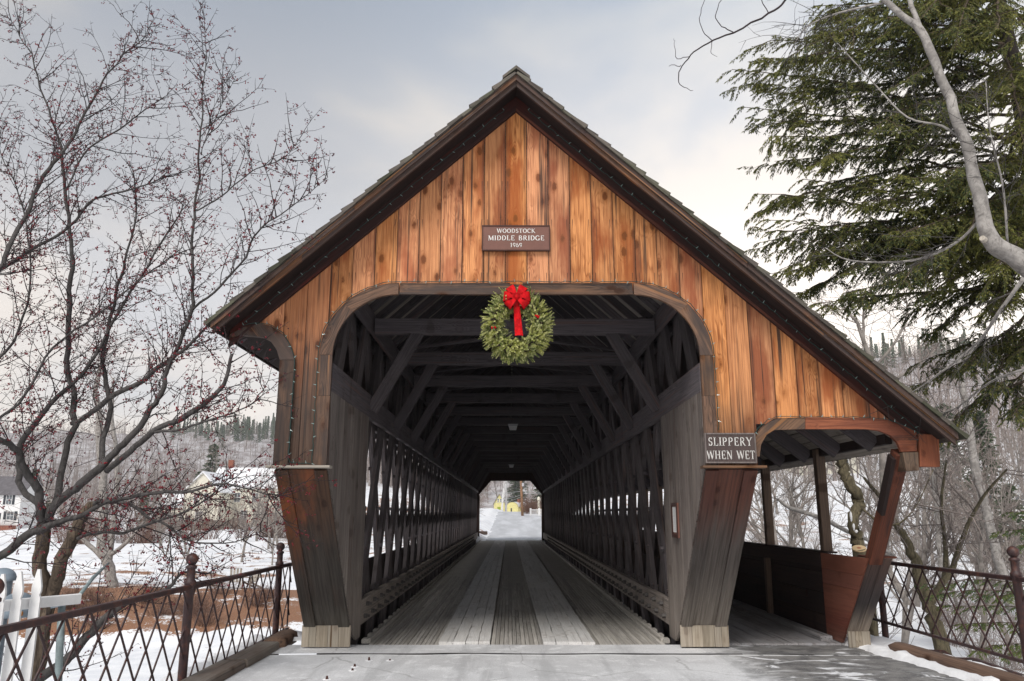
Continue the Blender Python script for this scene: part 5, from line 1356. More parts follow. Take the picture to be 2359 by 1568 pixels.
# small green hemlock boughs behind the right railing
yh = empty('young_hemlock', (8.6, 10.6, gz(8.6, 10.6)), 'young green hemlock with low boughs behind the right railing', 'tree')
wb = MB(); nb = MB()
base = Vector((8.6, 11.2, 0))
mb = MB(); mb.tube([(8.6, 11.2, -1.5), (8.62, 11.2, .5), (8.6, 11.2, 2.2)], [.07, .05, .02], 8); mb.build('trunk', M['bark'], yh, True)
for (u, v, Y, vs) in ((2140, 1365, 12.0, 1400), (2165, 1395, 11.6, 1440), (2200, 1440, 10.9, 1470), (2260, 1370, 10.6, 1400), (2285, 1225, 11.8, 1260), (2320, 1180, 11.5, 1215), (2330, 1260, 11.4, 1290), (2310, 1510, 10.2, 1500), (2240, 1500, 10.6, 1500), (2120, 1345, 12.6, 1370)):
    b = PT(u, v, Y); a = Vector((8.6, 11.2, PT(2480, vs, 11.2).z)); P = bough_path(a, b, .1, 8, rh); bough(wb, nb, P, .014, rh, .075, .36, .05, .008, .5)
wb.build('boughs', M['bark'], yh); tag(nb.build('needles', M['hemlock_l'], yh), kind='stuff')

# --- pale leaning tree at the upper right
T = Tree(44, (12, 8, 3)); lt = empty('leaning_tree', (6.2, 7.6, -.5), 'pale grey leaning tree trunk crossing before the hemlock', 'tree')
for pts in ([(2790, 2500, 7.6, 46), (2780, 1900, 7.6, 42), (2760, 1400, 7.6, 40), (2700, 1080, 7.6, 37), (2600, 860, 7.6, 34), (2470, 690, 7.6, 30), (2400, 635, 7.6, 27), (2340, 595, 7.6, 24), (2292, 560, 7.6, 22), (2272, 525, 7.6, 18), (2262, 480, 7.6, 16), (2248, 420, 7.6, 15), (2222, 320, 7.6, 13.5), (2180, 210, 7.7, 12), (2150, 130, 7.7, 11), (2118, 68, 7.8, 10), (2080, 38, 7.8, 8), (2020, -12, 7.9, 7), (1940, -60, 8, 5)],
            [(2122, 76, 7.8, 8), (2106, 30, 7.8, 6.5), (2090, -12, 7.9, 6), (2070, -70, 8, 5)]):
    P = [PT(u, v, Y) for u, v, Y, r in pts]; rad = [r/FOC*Y for u, v, Y, r in pts]; P, rad = smooth_poly(P, rad, 7); rad = [q*(1+.10*mnoise.noise(p*6)) for p, q in zip(P, rad)]; P = [p+Vector((mnoise.noise(p*4), 0, mnoise.noise(p*4+Vector((5, 0, 0)))))*.03 for p in P]; T.line(P, rad, 0)
for pts in ([(2262, 500, 7.6, 4), (2200, 560, 7.9, 3), (2100, 600, 8.2, 2.6), (1960, 600, 8.6, 2), (1900, 570, 8.8, 1)], [(2230, 330, 7.6, 3.4), (2170, 290, 7.9, 3), (2090, 270, 8.2, 2.2), (2020, 200, 8.4, 1.8), (1930, 100, 8.6, 1)],
            [(2040, 5, 7.9, 3.5), (1930, 30, 8.1, 2.4), (1860, 60, 8.2, 1.6), (1830, 100, 8.2, .8)], [(2358, 640, 7.5, 5), (2300, 720, 7.8, 4), (2250, 790, 8.2, 3), (2150, 870, 8.6, 2), (2060, 930, 9, 1)],
            [(2320, 560, 7.6, 3), (2310, 430, 7.4, 2.4), (2280, 300, 7.3, 1.6), (2270, 180, 7.3, .8)], [(2358, 850, 8.2, 3), (2280, 880, 8.6, 2.4), (2200, 940, 9, 1.8), (2130, 960, 9.4, 1)]):
    P = [PT(u, v, Y) for u, v, Y, r in pts]; rad = [r/FOC*Y for u, v, Y, r in pts]; P, rad = smooth_poly(P, rad, 4); T.line(P, rad, 1)
    for i in range(26):
        p, d = T.along(P, T.rg.uniform(.1, 1)); Q, _ = T.wander(p, T.child_dir(d, radians(T.rg.uniform(25, 60)), .8, -.1), T.rg.uniform(.25, .8), 5, .15, -.02); T.line(Q, [.0045, .004, .0035, .003, .002, .0015], 2)
        for k in range(3):
            q, e = T.along(Q, T.rg.uniform(.2, 1)); S, _ = T.wander(q, T.child_dir(e, .8), T.rg.uniform(.1, .35), 3, .15, -.02); T.line(S, [.003, .0025, .002, .0015], 2)
T.big.build('trunk', M['pale'], lt, True); tag(T.fine.build('twigs', M['limb'], lt), kind='stuff')
# cut end on the leaning trunk
c = PT(2262, 548, 7.45); mb = MB(); mb.lathe([(0, 0), (.028, 0), (.034, -.05)], 10); m = frame(Vector((-.7, -.6, .2)), Vector((0, 0, 1))).to_4x4(); m.translation = c; mb.build('branch_stub', M['ledge'], lt, False, m)
# overhanging branch tip at the top
T = Tree(45, (6, 5, 3)); ob = empty('overhanging_branch', PT(1810, 0, 7.0), 'thin dark bare branch hanging into the sky right of the gable peak', 'branch')
for pts in ([(2072, -68, 8, 4.5), (2060, -140, 7.6, 4.2), (1990, -170, 7.1, 4), (1880, -60, 7, 3.4), (1812, 0, 7, 3), (1770, 30, 7, 2.8), (1690, 75, 7, 2.4), (1630, 98, 7, 2), (1590, 128, 7, 1.7), (1568, 160, 7, 1.4), (1566, 195, 7, 1.1), (1596, 208, 7, .6)],
            [(1690, 75, 7, 1.6), (1662, 60, 7, 1.3), (1648, 35, 7, 1.1), (1660, 0, 7, .9), (1680, -30, 7, .7)], [(1640, 93, 7, 1.3), (1618, 70, 7, 1), (1612, 30, 7, .9), (1625, -10, 7, .7)], [(1590, 128, 7, 1.1), (1560, 135, 7, .9), (1555, 105, 7, .6), (1552, 88, 7, .4)], [(1568, 150, 7, 1), (1550, 148, 7, .8), (1542, 152, 7, .4)],
            [(1640, 95, 7, 1), (1638, 120, 7, .7), (1652, 130, 7, .4)], [(1770, 30, 7, 1.4), (1740, -20, 7, 1), (1700, -60, 7, .6)]):
    P = [PT(u, v, Y) for u, v, Y, r in pts]; rad = [r/FOC*Y for u, v, Y, r in pts]; P, rad = smooth_poly(P, rad, 4)
    for i in range(1, len(P)-1): P[i] += Vector((T.rg.gauss(0, .006), 0, T.rg.gauss(0, .006)))
    T.line(P, rad, 1)
T.big.build('branch_wood', M['twig'], ob, True)
# ------------------------------------------------------------ hand placed trees of the river bank
def hand_tree(name, label, limbs, bark, twig, seed, nsub=14, Lr=(.5, 1.6), group=None, cut=None, tw=1.0):
    T_ = Tree(seed, (10, 7, 3)); u, v, Y, r = limbs[0][0]; p0 = PT(u, v, Y)
    t = empty(name, (p0.x, p0.y, gz(p0.x, p0.y)), label, 'tree', group)
    for pts in limbs:
        P = [PT(u, v, Y) for u, v, Y, r in pts]; rad = [r/FOC*Y for u, v, Y, r in pts]; P, rad = smooth_poly(P, rad, 4)
        for i in range(1, len(P)-1): P[i] += Vector((T_.rg.gauss(0, 1), T_.rg.gauss(0, 1), T_.rg.gauss(0, 1)))*rad[i]*.2
        T_.line(P, rad, 0 if max(rad) > .06 else 1)
        for i in range(nsub):
            p, d = T_.along(P, T_.rg.uniform(.25, 1)); L_ = T_.rg.uniform(*Lr); Q, _ = T_.wander(p, T_.child_dir(d, radians(T_.rg.uniform(30, 70)), 1, .3), L_, 6, .15, .03); T_.line(Q, [.013*tw, .011*tw, .010*tw, .008*tw, .007*tw, .005*tw, .004*tw], 2)
            for k in range(7):
                q, e = T_.along(Q, T_.rg.uniform(.15, 1)); S, _ = T_.wander(q, T_.child_dir(e, radians(T_.rg.uniform(30, 65)), 1, .2), L_*T_.rg.uniform(.2, .55), 4, .15, .02); T_.line(S, [.007*tw, .006*tw, .005*tw, .004*tw, .003*tw], 2)
    T_.big.build('trunk', M[bark], t, True); tag(T_.fine.build('twigs', M[twig], t), kind='stuff')
    return t
t1 = hand_tree('bank_tree', 'crooked mossy tree trunk with snow patches behind the walkway', [
    [(2004, 1560, 13, 16), (2000, 1400, 13, 15), (1984, 1276, 13, 14), (1974, 1236, 13, 13), (1963, 1210, 13, 12), (1965, 1180, 13, 12), (1979, 1160, 13, 13), (1972, 1140, 13, 13), (1954, 1110, 13, 12), (1944, 1085, 13, 12), (1938, 1060, 13, 11), (1920, 1040, 13.1, 8), (1880, 1030, 13.3, 6), (1850, 1020, 13.5, 4)],
    [(1938, 1062, 13, 8), (1960, 1040, 13, 6), (1985, 1020, 13, 5), (2050, 980, 13.4, 3)], [(1975, 1160, 13, 3), (2040, 1210, 12.6, 2.5), (2100, 1180, 12.3, 1.6), (2150, 1080, 12, 1)]], 'olive', 'bgtwig', 51, 9, (.4, 1.3))
for (u, v, w, h) in ((1960, 1190, 3, 13), (1966, 1212, 3, 11), (1972, 1224, 4, 5)):
    c = PT(u, v, 12.93); mb = MB(); mb.lathe([(0, h/FOC*13), (w/FOC*11, h/FOC*7), (w/FOC*13, 0), (w/FOC*9, -h/FOC*8), (0, -h/FOC*12)], 8, c=c); mb.build('snow_patch', M['snow'], t1, True)
st = Vector((PT(1978, 1263, 12.7))); cs = empty('cut_stub', st, 'pale freshly sawn stub seen above the walkway parapet', 'tree stub')
mb = MB(); mb.tube([st+Vector((.07, .10, -.42)), st+Vector((0, 0, 0))], [.11, .105], 14); mb.build('stub_bark', M['olive'], cs, True)
m = frame(Vector((-.15, -.42, 1)), Vector((0, 1, 0))).to_4x4(); m.translation = st+Vector((0, -.01, .008)); mb = MB(); mb.lathe([(0, .004), (.106, 0), (.108, -.02)], 16); mb.build('cut_face', M['cutface'], cs, False, m)
hand_tree('bank_tree', 'leaning forked tree with flaking bark just behind the right railing', [
    [(2190, 1620, 14.5, 17), (2172, 1500, 14.5, 16), (2150, 1420, 14.5, 15), (2133, 1374, 14.5, 14), (2116, 1330, 14.5, 13), (2106, 1285, 14.6, 11), (2085, 1240, 14.7, 9), (2060, 1200, 14.8, 7), (2030, 1150, 15, 5), (1990, 1100, 15, 3)],
    [(2140, 1390, 14.5, 10), (2175, 1340, 14.4, 8), (2200, 1290, 14.4, 6), (2220, 1230, 14.3, 5), (2260, 1150, 14.2, 3.5), (2320, 1080, 14, 2)], [(2175, 1340, 14.4, 7), (2178, 1260, 14.6, 5), (2168, 1160, 15, 3.6), (2180, 1060, 15.2, 2)]], 'olive', 'bgtwig', 52, 13, (.5, 1.6))
hand_tree('birch_tree', 'pale leaning birch trunk behind the right railing post', [[(2330, 1400, 24, 11), (2300, 1290, 24, 10.5), (2272, 1180, 24, 10), (2248, 1080, 24, 9.5), (2232, 985, 24, 9), (2215, 880, 24, 7), (2200, 780, 24, 5)]], 'pale', 'bgtwig', 53, 16, (1, 3), tw=1.3)
hand_tree('birch_tree', 'thin upright pale trunk between the walkway and the birch', [[(2168, 1330, 26, 6), (2160, 1200, 26, 5.5), (2148, 1080, 26, 5), (2140, 980, 26, 4), (2128, 880, 26, 2)]], 'pale', 'bgtwig', 54, 22, (1, 3.2), tw=1.3)
hand_tree('fallen_tree', 'snow dusted fallen trunk slanting behind the walkway posts', [[(1790, 1150, 20, 3), (1822, 1169, 20, 4.5), (1883, 1190, 20, 5), (1937, 1215, 20, 5), (2000, 1245, 20, 4), (2060, 1280, 20, 4)]], 'pale', 'bgtwig', 55, 5, (.5, 1.5))
hand_tree('bank_tree', 'thin bare tree rising behind the right roof slope', [[(2040, 1300, 21, 8), (2030, 1000, 21, 7), (2010, 850, 21, 6), (1990, 790, 21, 5), (1975, 745, 21, 4), (1950, 715, 21, 3), (1930, 690, 21, 1.5)], [(1990, 790, 21, 4), (1988, 740, 21, 3), (1990, 690, 21, 1.5)], [(2010, 850, 21, 4), (2060, 790, 21, 3), (2090, 720, 21, 2), (2080, 660, 21, 1)], [(2020, 900, 21, 4), (2100, 850, 21, 3), (2160, 800, 21, 2)]], 'bgbark', 'bgtwig', 56, 16, (.8, 2.2))
hand_tree('bank_tree', 'large pale tree with several trunks on the far left bank', [
    [(258, 1362, 48, 12), (247, 1290, 48, 11), (236, 1241, 48, 10), (240, 1143, 48, 9), (231, 1045, 48, 8), (226, 947, 48, 7), (222, 880, 48, 5), (245, 800, 48, 3)],
    [(250, 1300, 48, 7), (262, 1200, 48, 6), (270, 1080, 48, 5), (258, 960, 48, 4), (262, 870, 48, 2)], [(244, 1290, 48, 6), (190, 1240, 48, 4.5), (150, 1200, 48, 3.5), (100, 1120, 48, 2)], [(250, 1280, 48, 5), (310, 1230, 48, 4), (360, 1150, 48, 3), (400, 1080, 48, 2)]], 'pale', 'bgtwig', 57, 15, (1.5, 4), tw=2.2)

# ------------------------------------------------------------ trees in rows and woods
rp = random.Random(77)
def whereabouts(x, y):
    u = 1173+1800*x/y
    L = [(-1e9, 60, 'at the far left picture edge'), (60, 130, 'behind the crabapple trunks'), (130, 200, 'just right of the crabapple trunks'), (200, 290, 'beside the pale several-trunked tree'), (290, 370, 'between the pale tree and the low snowy wing'), (370, 440, 'in front of or above the left railing ball finial'), (440, 510, 'by the gable-fronted cream wing'), (510, 580, 'by the broad snowy roof'), (580, 650, 'near the railing post at the left leg'), (650, 1000, 'seen past the left leg and lattice'),
         (1000, 1120, 'by the left side of the far opening'), (1120, 1160, 'left of the white birch'), (1160, 1200, 'behind the yellow shed'), (1200, 1225, 'just right of the utility pole'), (1225, 1300, 'behind the white roadside fence'), (1300, 1760, 'seen between leg and first walkway post'), (1760, 1830, 'right of the inner walkway post'), (1830, 1880, 'left of the front walkway post'), (1880, 1940, 'between front walkway post and crooked tree'),
         (1940, 2010, 'behind the crooked mossy tree'), (2010, 2080, 'behind the leaning walkway post'), (2080, 2140, 'over the left end of the right railing'), (2140, 2200, 'behind the forked leaning tree'), (2200, 2260, 'left of the pale birch'), (2260, 2310, 'right of the pale birch'), (2310, 1e9, 'at the ball finial on the right')]
    for a, b, s in L:
        if a <= u < b: return s
_seen = {}
def unique_label(base, x, y, h):
    w = whereabouts(x, y)
    for adj in (('short', 'tall')[h > 8.5], ('nearer', 'farther')[y > 55], 'thin', 'spreading', 'slender', 'dense', 'crooked', 'narrow', 'twiggy', 'upright', 'low-branched'):
        s = f'{adj} {base} {w}'
        if s not in _seen: _seen[s] = 1; return s
    return f'{base} {w}'
def scatter(n, xr, yr, hr, label, group, kinds=(0, 1, 2, 3, 4), avoid=None, **k):
    done = 0
    while done < n:
        y = rp.uniform(*yr); lo, hi = xr(y) if callable(xr) else xr; x = rp.uniform(lo, hi)
        if avoid and avoid(x, y): continue
        h_ = rp.uniform(*hr); put_tree(rp.choice(kinds), x, y, h_, unique_label(label, x, y, h_), group, **k); done += 1
U = lambda u, Y: PT(u, 1185, Y).x
scatter(13, lambda y: (U(60, y), U(660, y)), (62, 125), (5, 9), 'bare brownish tree', 'bare trees before the white houses')
scatter(9, lambda y: (U(340, y), U(720, y)), (160, 230), (10, 16), 'bare tree beyond the houses', 'tall bare trees behind the houses', kinds=(0, 1, 3))
scatter(6, lambda y: (U(-60, y), U(330, y)), (165, 230), (9, 15), 'bare tree beside the left house', 'bare trees beside the left house', kinds=(0, 1, 3))
scatter(4, lambda y: (U(560, y), U(690, y)), (85, 120), (10, 15), 'upright bare tree', 'slender trees beside the left leg', kinds=(1, 3))
scatter(26, lambda y: (U(1700, y), U(2420, y)), (24, 60), (5, 10), 'bare grey bank tree', 'bare trees on the right bank', avoid=lambda x, y: x < 7.5)
scatter(34, lambda y: (U(1700, y), U(2440, y)), (60, 130), (7, 13), 'bare hillside tree', 'bare trees on the right hillside')
scatter(12, lambda y: (U(1080, y), U(1150, y)), (62, 140), (5, 9), 'bare roadside tree', 'trees left of the far road', avoid=lambda x, y: abs(x) < 6, twig='redtwig')
scatter(10, lambda y: (U(1205, y), U(1300, y)), (125, 230), (8, 13), 'bare purple brown tree', 'trees right of the far road', avoid=lambda x, y: x < 7)
scatter(10, lambda y: (U(1100, y), U(1240, y)), (280, 340), (16, 22), 'high bare tree', 'tall trees behind the yellow house')
for i in range(16):      # river brush left, seen through the crabapple
    x = rp.uniform(U(180, 45), U(660, 45)); put_brush(rp.choice((0, 1)), x, rp.uniform(39, 47), rp.uniform(.5, .9), 'low reddish bush', 'bushes on the far left bank')
for i in range(26):
    y = rp.uniform(95, 128); x = U(rp.uniform(120, 680), y); put_brush(rp.choice((0, 1, 2)), x, y, rp.uniform(1.2, 2.4), 'tangled brown bush', 'bushes along the stone wall')
for i in range(30):
    y = rp.uniform(16, 60); x = U(rp.uniform(1720, 2400), y)
    if x < 6.6: continue
    put_brush(rp.choice((0, 1, 2)), x, y, rp.uniform(.5, 1.3), 'thin grey bush', 'bushes on the right bank', 'bgtwig')
pb = beam('timber_end', (-2.7, 57.5, .42), (-1.75, 60.5, .32), .22, .25, M['timber']); tag(pb, 'short brown timber end on the snow bank beyond the bridge', 'timber')
for i in range(22):
    y = 56+2.5*i+rp.uniform(0, 1.5); x = -3.6-rp.uniform(0, 3.5)-(y-56)*.02; o = put_brush(rp.choice((0, 2)), x, y, rp.uniform(.9, 1.8), 'bush', 'bushes left of the far road', 'bgtwig')
    o['label'] = 'olive brown roadside bush left of the far road, number %s away from the bridge' % ('one two three four five six seven eight nine ten eleven twelve thirteen fourteen fifteen sixteen seventeen eighteen nineteen twenty twenty-one twenty-two'.split()[i])
for i in range(5):
    y = rp.uniform(105, 118); x = U(rp.uniform(1212, 1240), y); put_brush(rp.choice((0, 1)), x, y, rp.uniform(1.0, 1.5), 'rounded bush behind', 'bushes behind the far fence')
# far conifers
def conifer_mesh(seed, H=12, R0=2.6, n=26):
    g_ = random.Random(seed); wb = MB(); nb = MB(); wb.tube([(0, 0, -.4), (0, 0, H*.5), (0, 0, H)], [.18, .12, .02], 7)
    for i in range(n):
        z = H*(.10+.88*i/n); r = R0*(1-(z/H))**.8+.15
        for k in range(9):
            a = g_.uniform(0, 6.28); rr = r*g_.uniform(.65, 1.1); d = Vector((cos(a), sin(a), -.22)); p = Vector((0, 0, z+g_.uniform(-.2, .2)))
            for m_ in range(14):
                t = g_.uniform(.12, 1); q = p+d*(rr*t); q.z += .12*rr*t*t
                blade(nb, q, Vector((cos(a)+g_.gauss(0, .6), sin(a)+g_.gauss(0, .6), g_.uniform(-.8, .1))), g_.uniform(.3, .6), g_.uniform(.06, .12), g_)
    return wb, nb
CM = [conifer_mesh(61), conifer_mesh(62, 9, 2.9, 20)]
CMe = [(mesh('trunk', a.V, a.F, M['bark']), mesh('crown', b.V, b.F, M['conifer'])) for a, b in CM]
def put_conifer(k, x, y, s, label, group):
    e_ = bpy.data.objects.new('conifer_tree', None); COL.objects.link(e_); e_.location = (x, y, gz(x, y)-.1); e_.rotation_euler = (0, 0, rp.uniform(0, 6)); e_.scale = (s, s, s); tag(e_, label, 'tree', group)
    for nm, me in zip(('trunk', 'crown'), CMe[k]):
        o = bpy.data.objects.new(nm, me); COL.objects.link(o); o.parent = e_
    return e_
for (u, Y, s, k, lab) in ((1194, 285, 1.7, 0, 'dark conifer between the birch and the utility pole'), (1186, 290, 1.5, 0, 'dark conifer behind the yellow shed'), (1244, 150, .8, 1, 'rounded dark conifer right of the far road'),
                        (330, 135, .6, 0, 'dark conifer behind the crabapple limbs'), (480, 190, 1.5, 0, 'tall dark pine above the white house roof'), (455, 200, 1.4, 1, 'broad dark pine left of the white house roof'), (70, 175, 1.0, 0, 'dark spruce beside the white house at left'), (110, 140, .6, 1, 'snow-edged spruce right of the left house'),
                        (2280, 60, .9, 0, 'dark spruce on the right hillside above the birch'), (2200, 75, 1.0, 0, 'green spruce behind the right trees'), (2330, 48, .55, 1, 'small spruce behind the ball finial'), (2110, 120, 1.2, 0, 'distant spruce behind the eave end')):
    put_conifer(k, U(u, Y), Y, s, lab, None)
bt = hand_tree('birch_tree', 'white birch standing beside the yellow house beyond the bridge', [[(1157, 1182, 235, 2.4), (1158, 1150, 235, 2.2), (1161, 1110, 235, 1.8), (1160, 1050, 235, 1.0)], [(1158, 1160, 235, 1.2), (1164, 1120, 235, 1), (1168, 1060, 235, .6)]], 'white', 'bgtwig', 58, 12, (3, 6), tw=4)
# hillside woods: one mass
hw = MB(); g_ = random.Random(91); cnt = 0
def stroke(mb, p, q, w):
    d = (q-p).normalized(); s = d.cross(Vector((g_.uniform(-1, 1), g_.uniform(-1, 1), g_.uniform(-.3, .3))))
    if s.length < .05: s = Vector((1, 0, 0))
    s = s.normalized()*w; n_ = d.cross(s).normalized()*w
    mb.add([tuple(p+s), tuple(p-s*.5+n_), tuple(p-s*.5-n_), tuple(q)], [(0, 1, 3), (1, 2, 3), (2, 0, 3)])
while cnt < 5200:
    if cnt % 2: y = g_.uniform(215, 700); x = U(g_.uniform(-40, 1160), y)
    else: y = g_.uniform(110, 560); x = U(g_.uniform(1180, 2440), y)
    if abs(x) < 22 and y < 300: continue
    z = gz(x, y)-.3; H = g_.uniform(7, 15); p = Vector((x, y, z)); top = p+Vector((g_.uniform(-1, 1), g_.uniform(-1, 1), H)); stroke(hw, p, top, .16)
    for k in range(13):
        t = g_.uniform(.2, .95); a = p.lerp(top, t); an = g_.uniform(0, 6.28); l = H*.34*(1.15-t)*g_.uniform(.6, 1.3); b = a+Vector((cos(an)*l*.8, sin(an)*l*.8, l*g_.uniform(.4, 1.1))); stroke(hw, a, b, .06)
    cnt += 1
tag(hw.build('hillside_woods', M['bgtwig']), label='grey brown leafless woods covering the snowy hills', kind='stuff')
hc = MB()
for i in range(330):
    if i % 3: y = g_.uniform(520, 760); x = U(g_.uniform(380, 760), y)
    else: y = g_.uniform(330, 620); x = U(g_.uniform(1900, 2430), y)
    z = gz(x, y); H = g_.uniform(9, 17); n = 9
    for j in range(n):
        t = j/n; zz = z+H*t; r = H*.19*(1-t)+.2
        for k in range(7):
            an = g_.uniform(0, 6.28); stroke(hc, Vector((x, y, zz+H*.10)), Vector((x+cos(an)*r*g_.uniform(.8, 1.2), y+sin(an)*r, zz-.3)), .55)
tag(hc.build('hilltop_pines', M['conifer']), label='dark pines along the hill crests', kind='stuff')

# ------------------------------------------------------------ houses
def house(name, label, cx, cy, z, w, d, h, rh_, rz, wall, roof, wins=(), ridge='x', chimney=None, doors=(), shut='shutter', cat='house', snow=True):
    t = empty(name, (cx, cy, z), label, cat, None, rz)
    I = wm(t)
    def ob(nm, mb, mat, par=t, sm=False):
        me = mesh(nm, mb.V, mb.F, mat, sm); o = bpy.data.objects.new(nm, me); COL.objects.link(o); o.parent = par; return o
    mb = MB(); hw_, hd = w/2, d/2
    if ridge == 'x':
        V = [(-hw_, -hd, -1), (hw_, -hd, -1), (hw_, hd, -1), (-hw_, hd, -1), (-hw_, -hd, h), (hw_, -hd, h), (hw_, hd, h), (-hw_, hd, h), (-hw_, 0, h+rh_), (hw_, 0, h+rh_)]
        F = [(0, 1, 5, 4), (2, 3, 7, 6), (1, 2, 6, 9, 5), (3, 0, 4, 8, 7)]
    else:
        V = [(-hw_, -hd, -1), (hw_, -hd, -1), (hw_, hd, -1), (-hw_, hd, -1), (-hw_, -hd, h), (hw_, -hd, h), (hw_, hd, h), (-hw_, hd, h), (0, -hd, h+rh_), (0, hd, h+rh_)]
        F = [(0, 1, 5, 8, 4), (2, 3, 7, 9, 6), (1, 2, 6, 5), (3, 0, 4, 7)]
    mb.add(V, F); ob('walls', mb, M[wall])
    o_ = .35
    for s in (-1, 1):
        mb = MB(); a, b = (hw_, hd) if ridge == 'x' else (hd, hw_); sl = rh_/b
        P = [(-a-o_, s*(b+o_), h-sl*o_), (a+o_, s*(b+o_), h-sl*o_), (a+o_, 0, h+rh_), (-a-o_, 0, h+rh_)]; th = .28 if snow else .12
        Q = [(x, y, zz+th) for x, y, zz in P]
        VV = P+Q
        if ridge != 'x': VV = [(y, x, zz) for x, y, zz in VV]
        mb.add(VV, [(3, 2, 1, 0), (4, 5, 6, 7), (0, 1, 5, 4), (1, 2, 6, 5), (2, 3, 7, 6), (3, 0, 4, 7)]); ob('roof', mb, M[roof])
    for (x, zz, ww, hh, sh) in wins:
        mb = MB(); y = -hd
        mb.box((x-ww/2-.08, y-.06, zz-.08), (x+ww/2+.08, y-.005, zz)); mb.box((x-ww/2-.08, y-.06, zz+hh), (x+ww/2+.08, y-.005, zz+hh+.08)); mb.box((x-ww/2-.08, y-.06, zz), (x-ww/2, y-.005, zz+hh)); mb.box((x+ww/2, y-.06, zz), (x+ww/2+.08, y-.005, zz+hh)); mb.box((x-ww/2, y-.05, zz+hh/2-.03), (x+ww/2, y-.01, zz+hh/2+.03)); mb.box((x-.025, y-.048, zz), (x+.025, y-.012, zz+hh))
        f = ob('window', mb, M['white']); mb = MB(); mb.box((x-ww/2, y-.03, zz), (x+ww/2, y-.003, zz+hh)); ob('pane', mb, M['pane'], f)
        if sh:
            for s in (-1, 1):
                mb = MB(); c_ = x+s*(ww/2+.08+ww*.24); mb.box((c_-ww*.22, y-.05, zz-.05), (c_+ww*.22, y-.004, zz+hh+.05)); ob('shutter', mb, M[shut])
    for (x, ww, hh, mt) in doors:
        mb = MB(); mb.box((x-ww/2, -hd-.05, 0), (x+ww/2, -hd-.004, hh)); ob('door', mb, M[mt])
    if chimney:
        x, y, zz, s = chimney; mb = MB(); mb.box((x-s, y-s, h), (x+s, y+s, zz)); ob('chimney', mb, M['brick'])
    return t
z = -.2
x0 = U(30, 150)
h1 = house('white_house', 'white clapboard house with dark shutters and a porch rail at the left edge', x0-3.2, 150, z, 13.5, 8, 5.6, 3.2, 0, 'white', 'slate', [(-1.8, 3.7, 1.1, 1.7, True), (1.6, 3.7, 1.1, 1.7, True), (4.6, 3.7, 1.0, 1.6, True), (-1.6, .9, 1.1, 1.5, True), (5.2, .9, 1.2, 1.5, True)], chimney=(-4, 0, 10, .4), doors=[(3.0, 1.0, 2.1, 'shutter')], snow=False)
rl_ = MB()
for i in range(30): rl_.box((-5+i*.36, -4.9, 0), (-4.92+i*.36, -4.82, .9))
rl_.box((-5.1, -4.95, .88), (5.9, -4.8, .98)); me = mesh('porch_rail', rl_.V, rl_.F, M['white']); o = bpy.data.objects.new('porch_rail', me); COL.objects.link(o); o.parent = h1
rl_ = MB(); rl_.box((-6.7, -5.6, -2.2), (6.7, -4.3, -.05)); me = mesh('brick_base', rl_.V, rl_.F, M['brick']); o = bpy.data.objects.new('brick_base', me); COL.objects.link(o); o.parent = h1
house('cream_house', 'cream clapboard house under a broad snowy roof left of the bridge', U(566, 152), 154, -.3, 12.5, 9, 7.0, 3.6, 0, 'cream', 'snow', [(-4, 4.3, 1.0, 1.6, True), (-1, 4.3, 1.0, 1.6, False), (2.4, 4.3, 1.0, 1.6, False), (-3.6, 1, 1.1, 1.7, False), (.4, 1, 1.1, 1.7, False), (4.2, 1, 1.1, 1.7, False)], chimney=(-4.5, 1, 12.4, .45))
house('cream_house', 'gable-fronted wing with paired windows beside the broad snowy roof', U(480, 146), 146, -.5, 6.2, 8, 6.3, 3.2, 0, 'cream', 'snow', [(-.9, 4.2, .8, 1.6, False), (.9, 4.2, .8, 1.6, False), (-.2, .9, 1.2, 1.7, False)], ridge='y', doors=[(-2.1, .9, 2, 'shutter')])
house('cream_house', 'low snow-roofed wing at the left end of the cream houses', U(420, 150), 150, -.4, 6.5, 6, 3.6, 2.6, 0, 'cream', 'snow', [(-1.5, 1, 1, 1.4, False), (1.2, 1, 1, 1.4, False)])
house('hillside_house', 'white house with a row of windows on the right hillside', U(2335, 78), 79, gz(U(2335, 78), 78)+.2, 8, 5, 2.6, 1.4, -.15, 'white', 'snow', [(-2.6, .9, .8, 1.1, False), (-1.2, .9, .8, 1.1, False), (.2, .9, .8, 1.1, False), (1.8, .9, .8, 1.1, False)])
house('hillside_house', 'pale house with a snowy roof half hidden in the right woods', U(1905, 120), 121, gz(U(1905, 120), 120)-.5, 9, 6, 3.2, 2.2, .1, 'cream', 'snow', [(-2.4, 1, 1, 1.3, False), (0, 1, 1, 1.3, False), (2.4, 1, 1, 1.3, False)])
house('hillside_house', 'small white house with a snow-covered roof high above the right railing', U(2190, 115), 116, gz(U(2190, 115), 115), 8, 6, 3, 2.2, -.1, 'white', 'snow', [(-2, 1, 1, 1.3, False), (1, 1, 1, 1.3, False)])
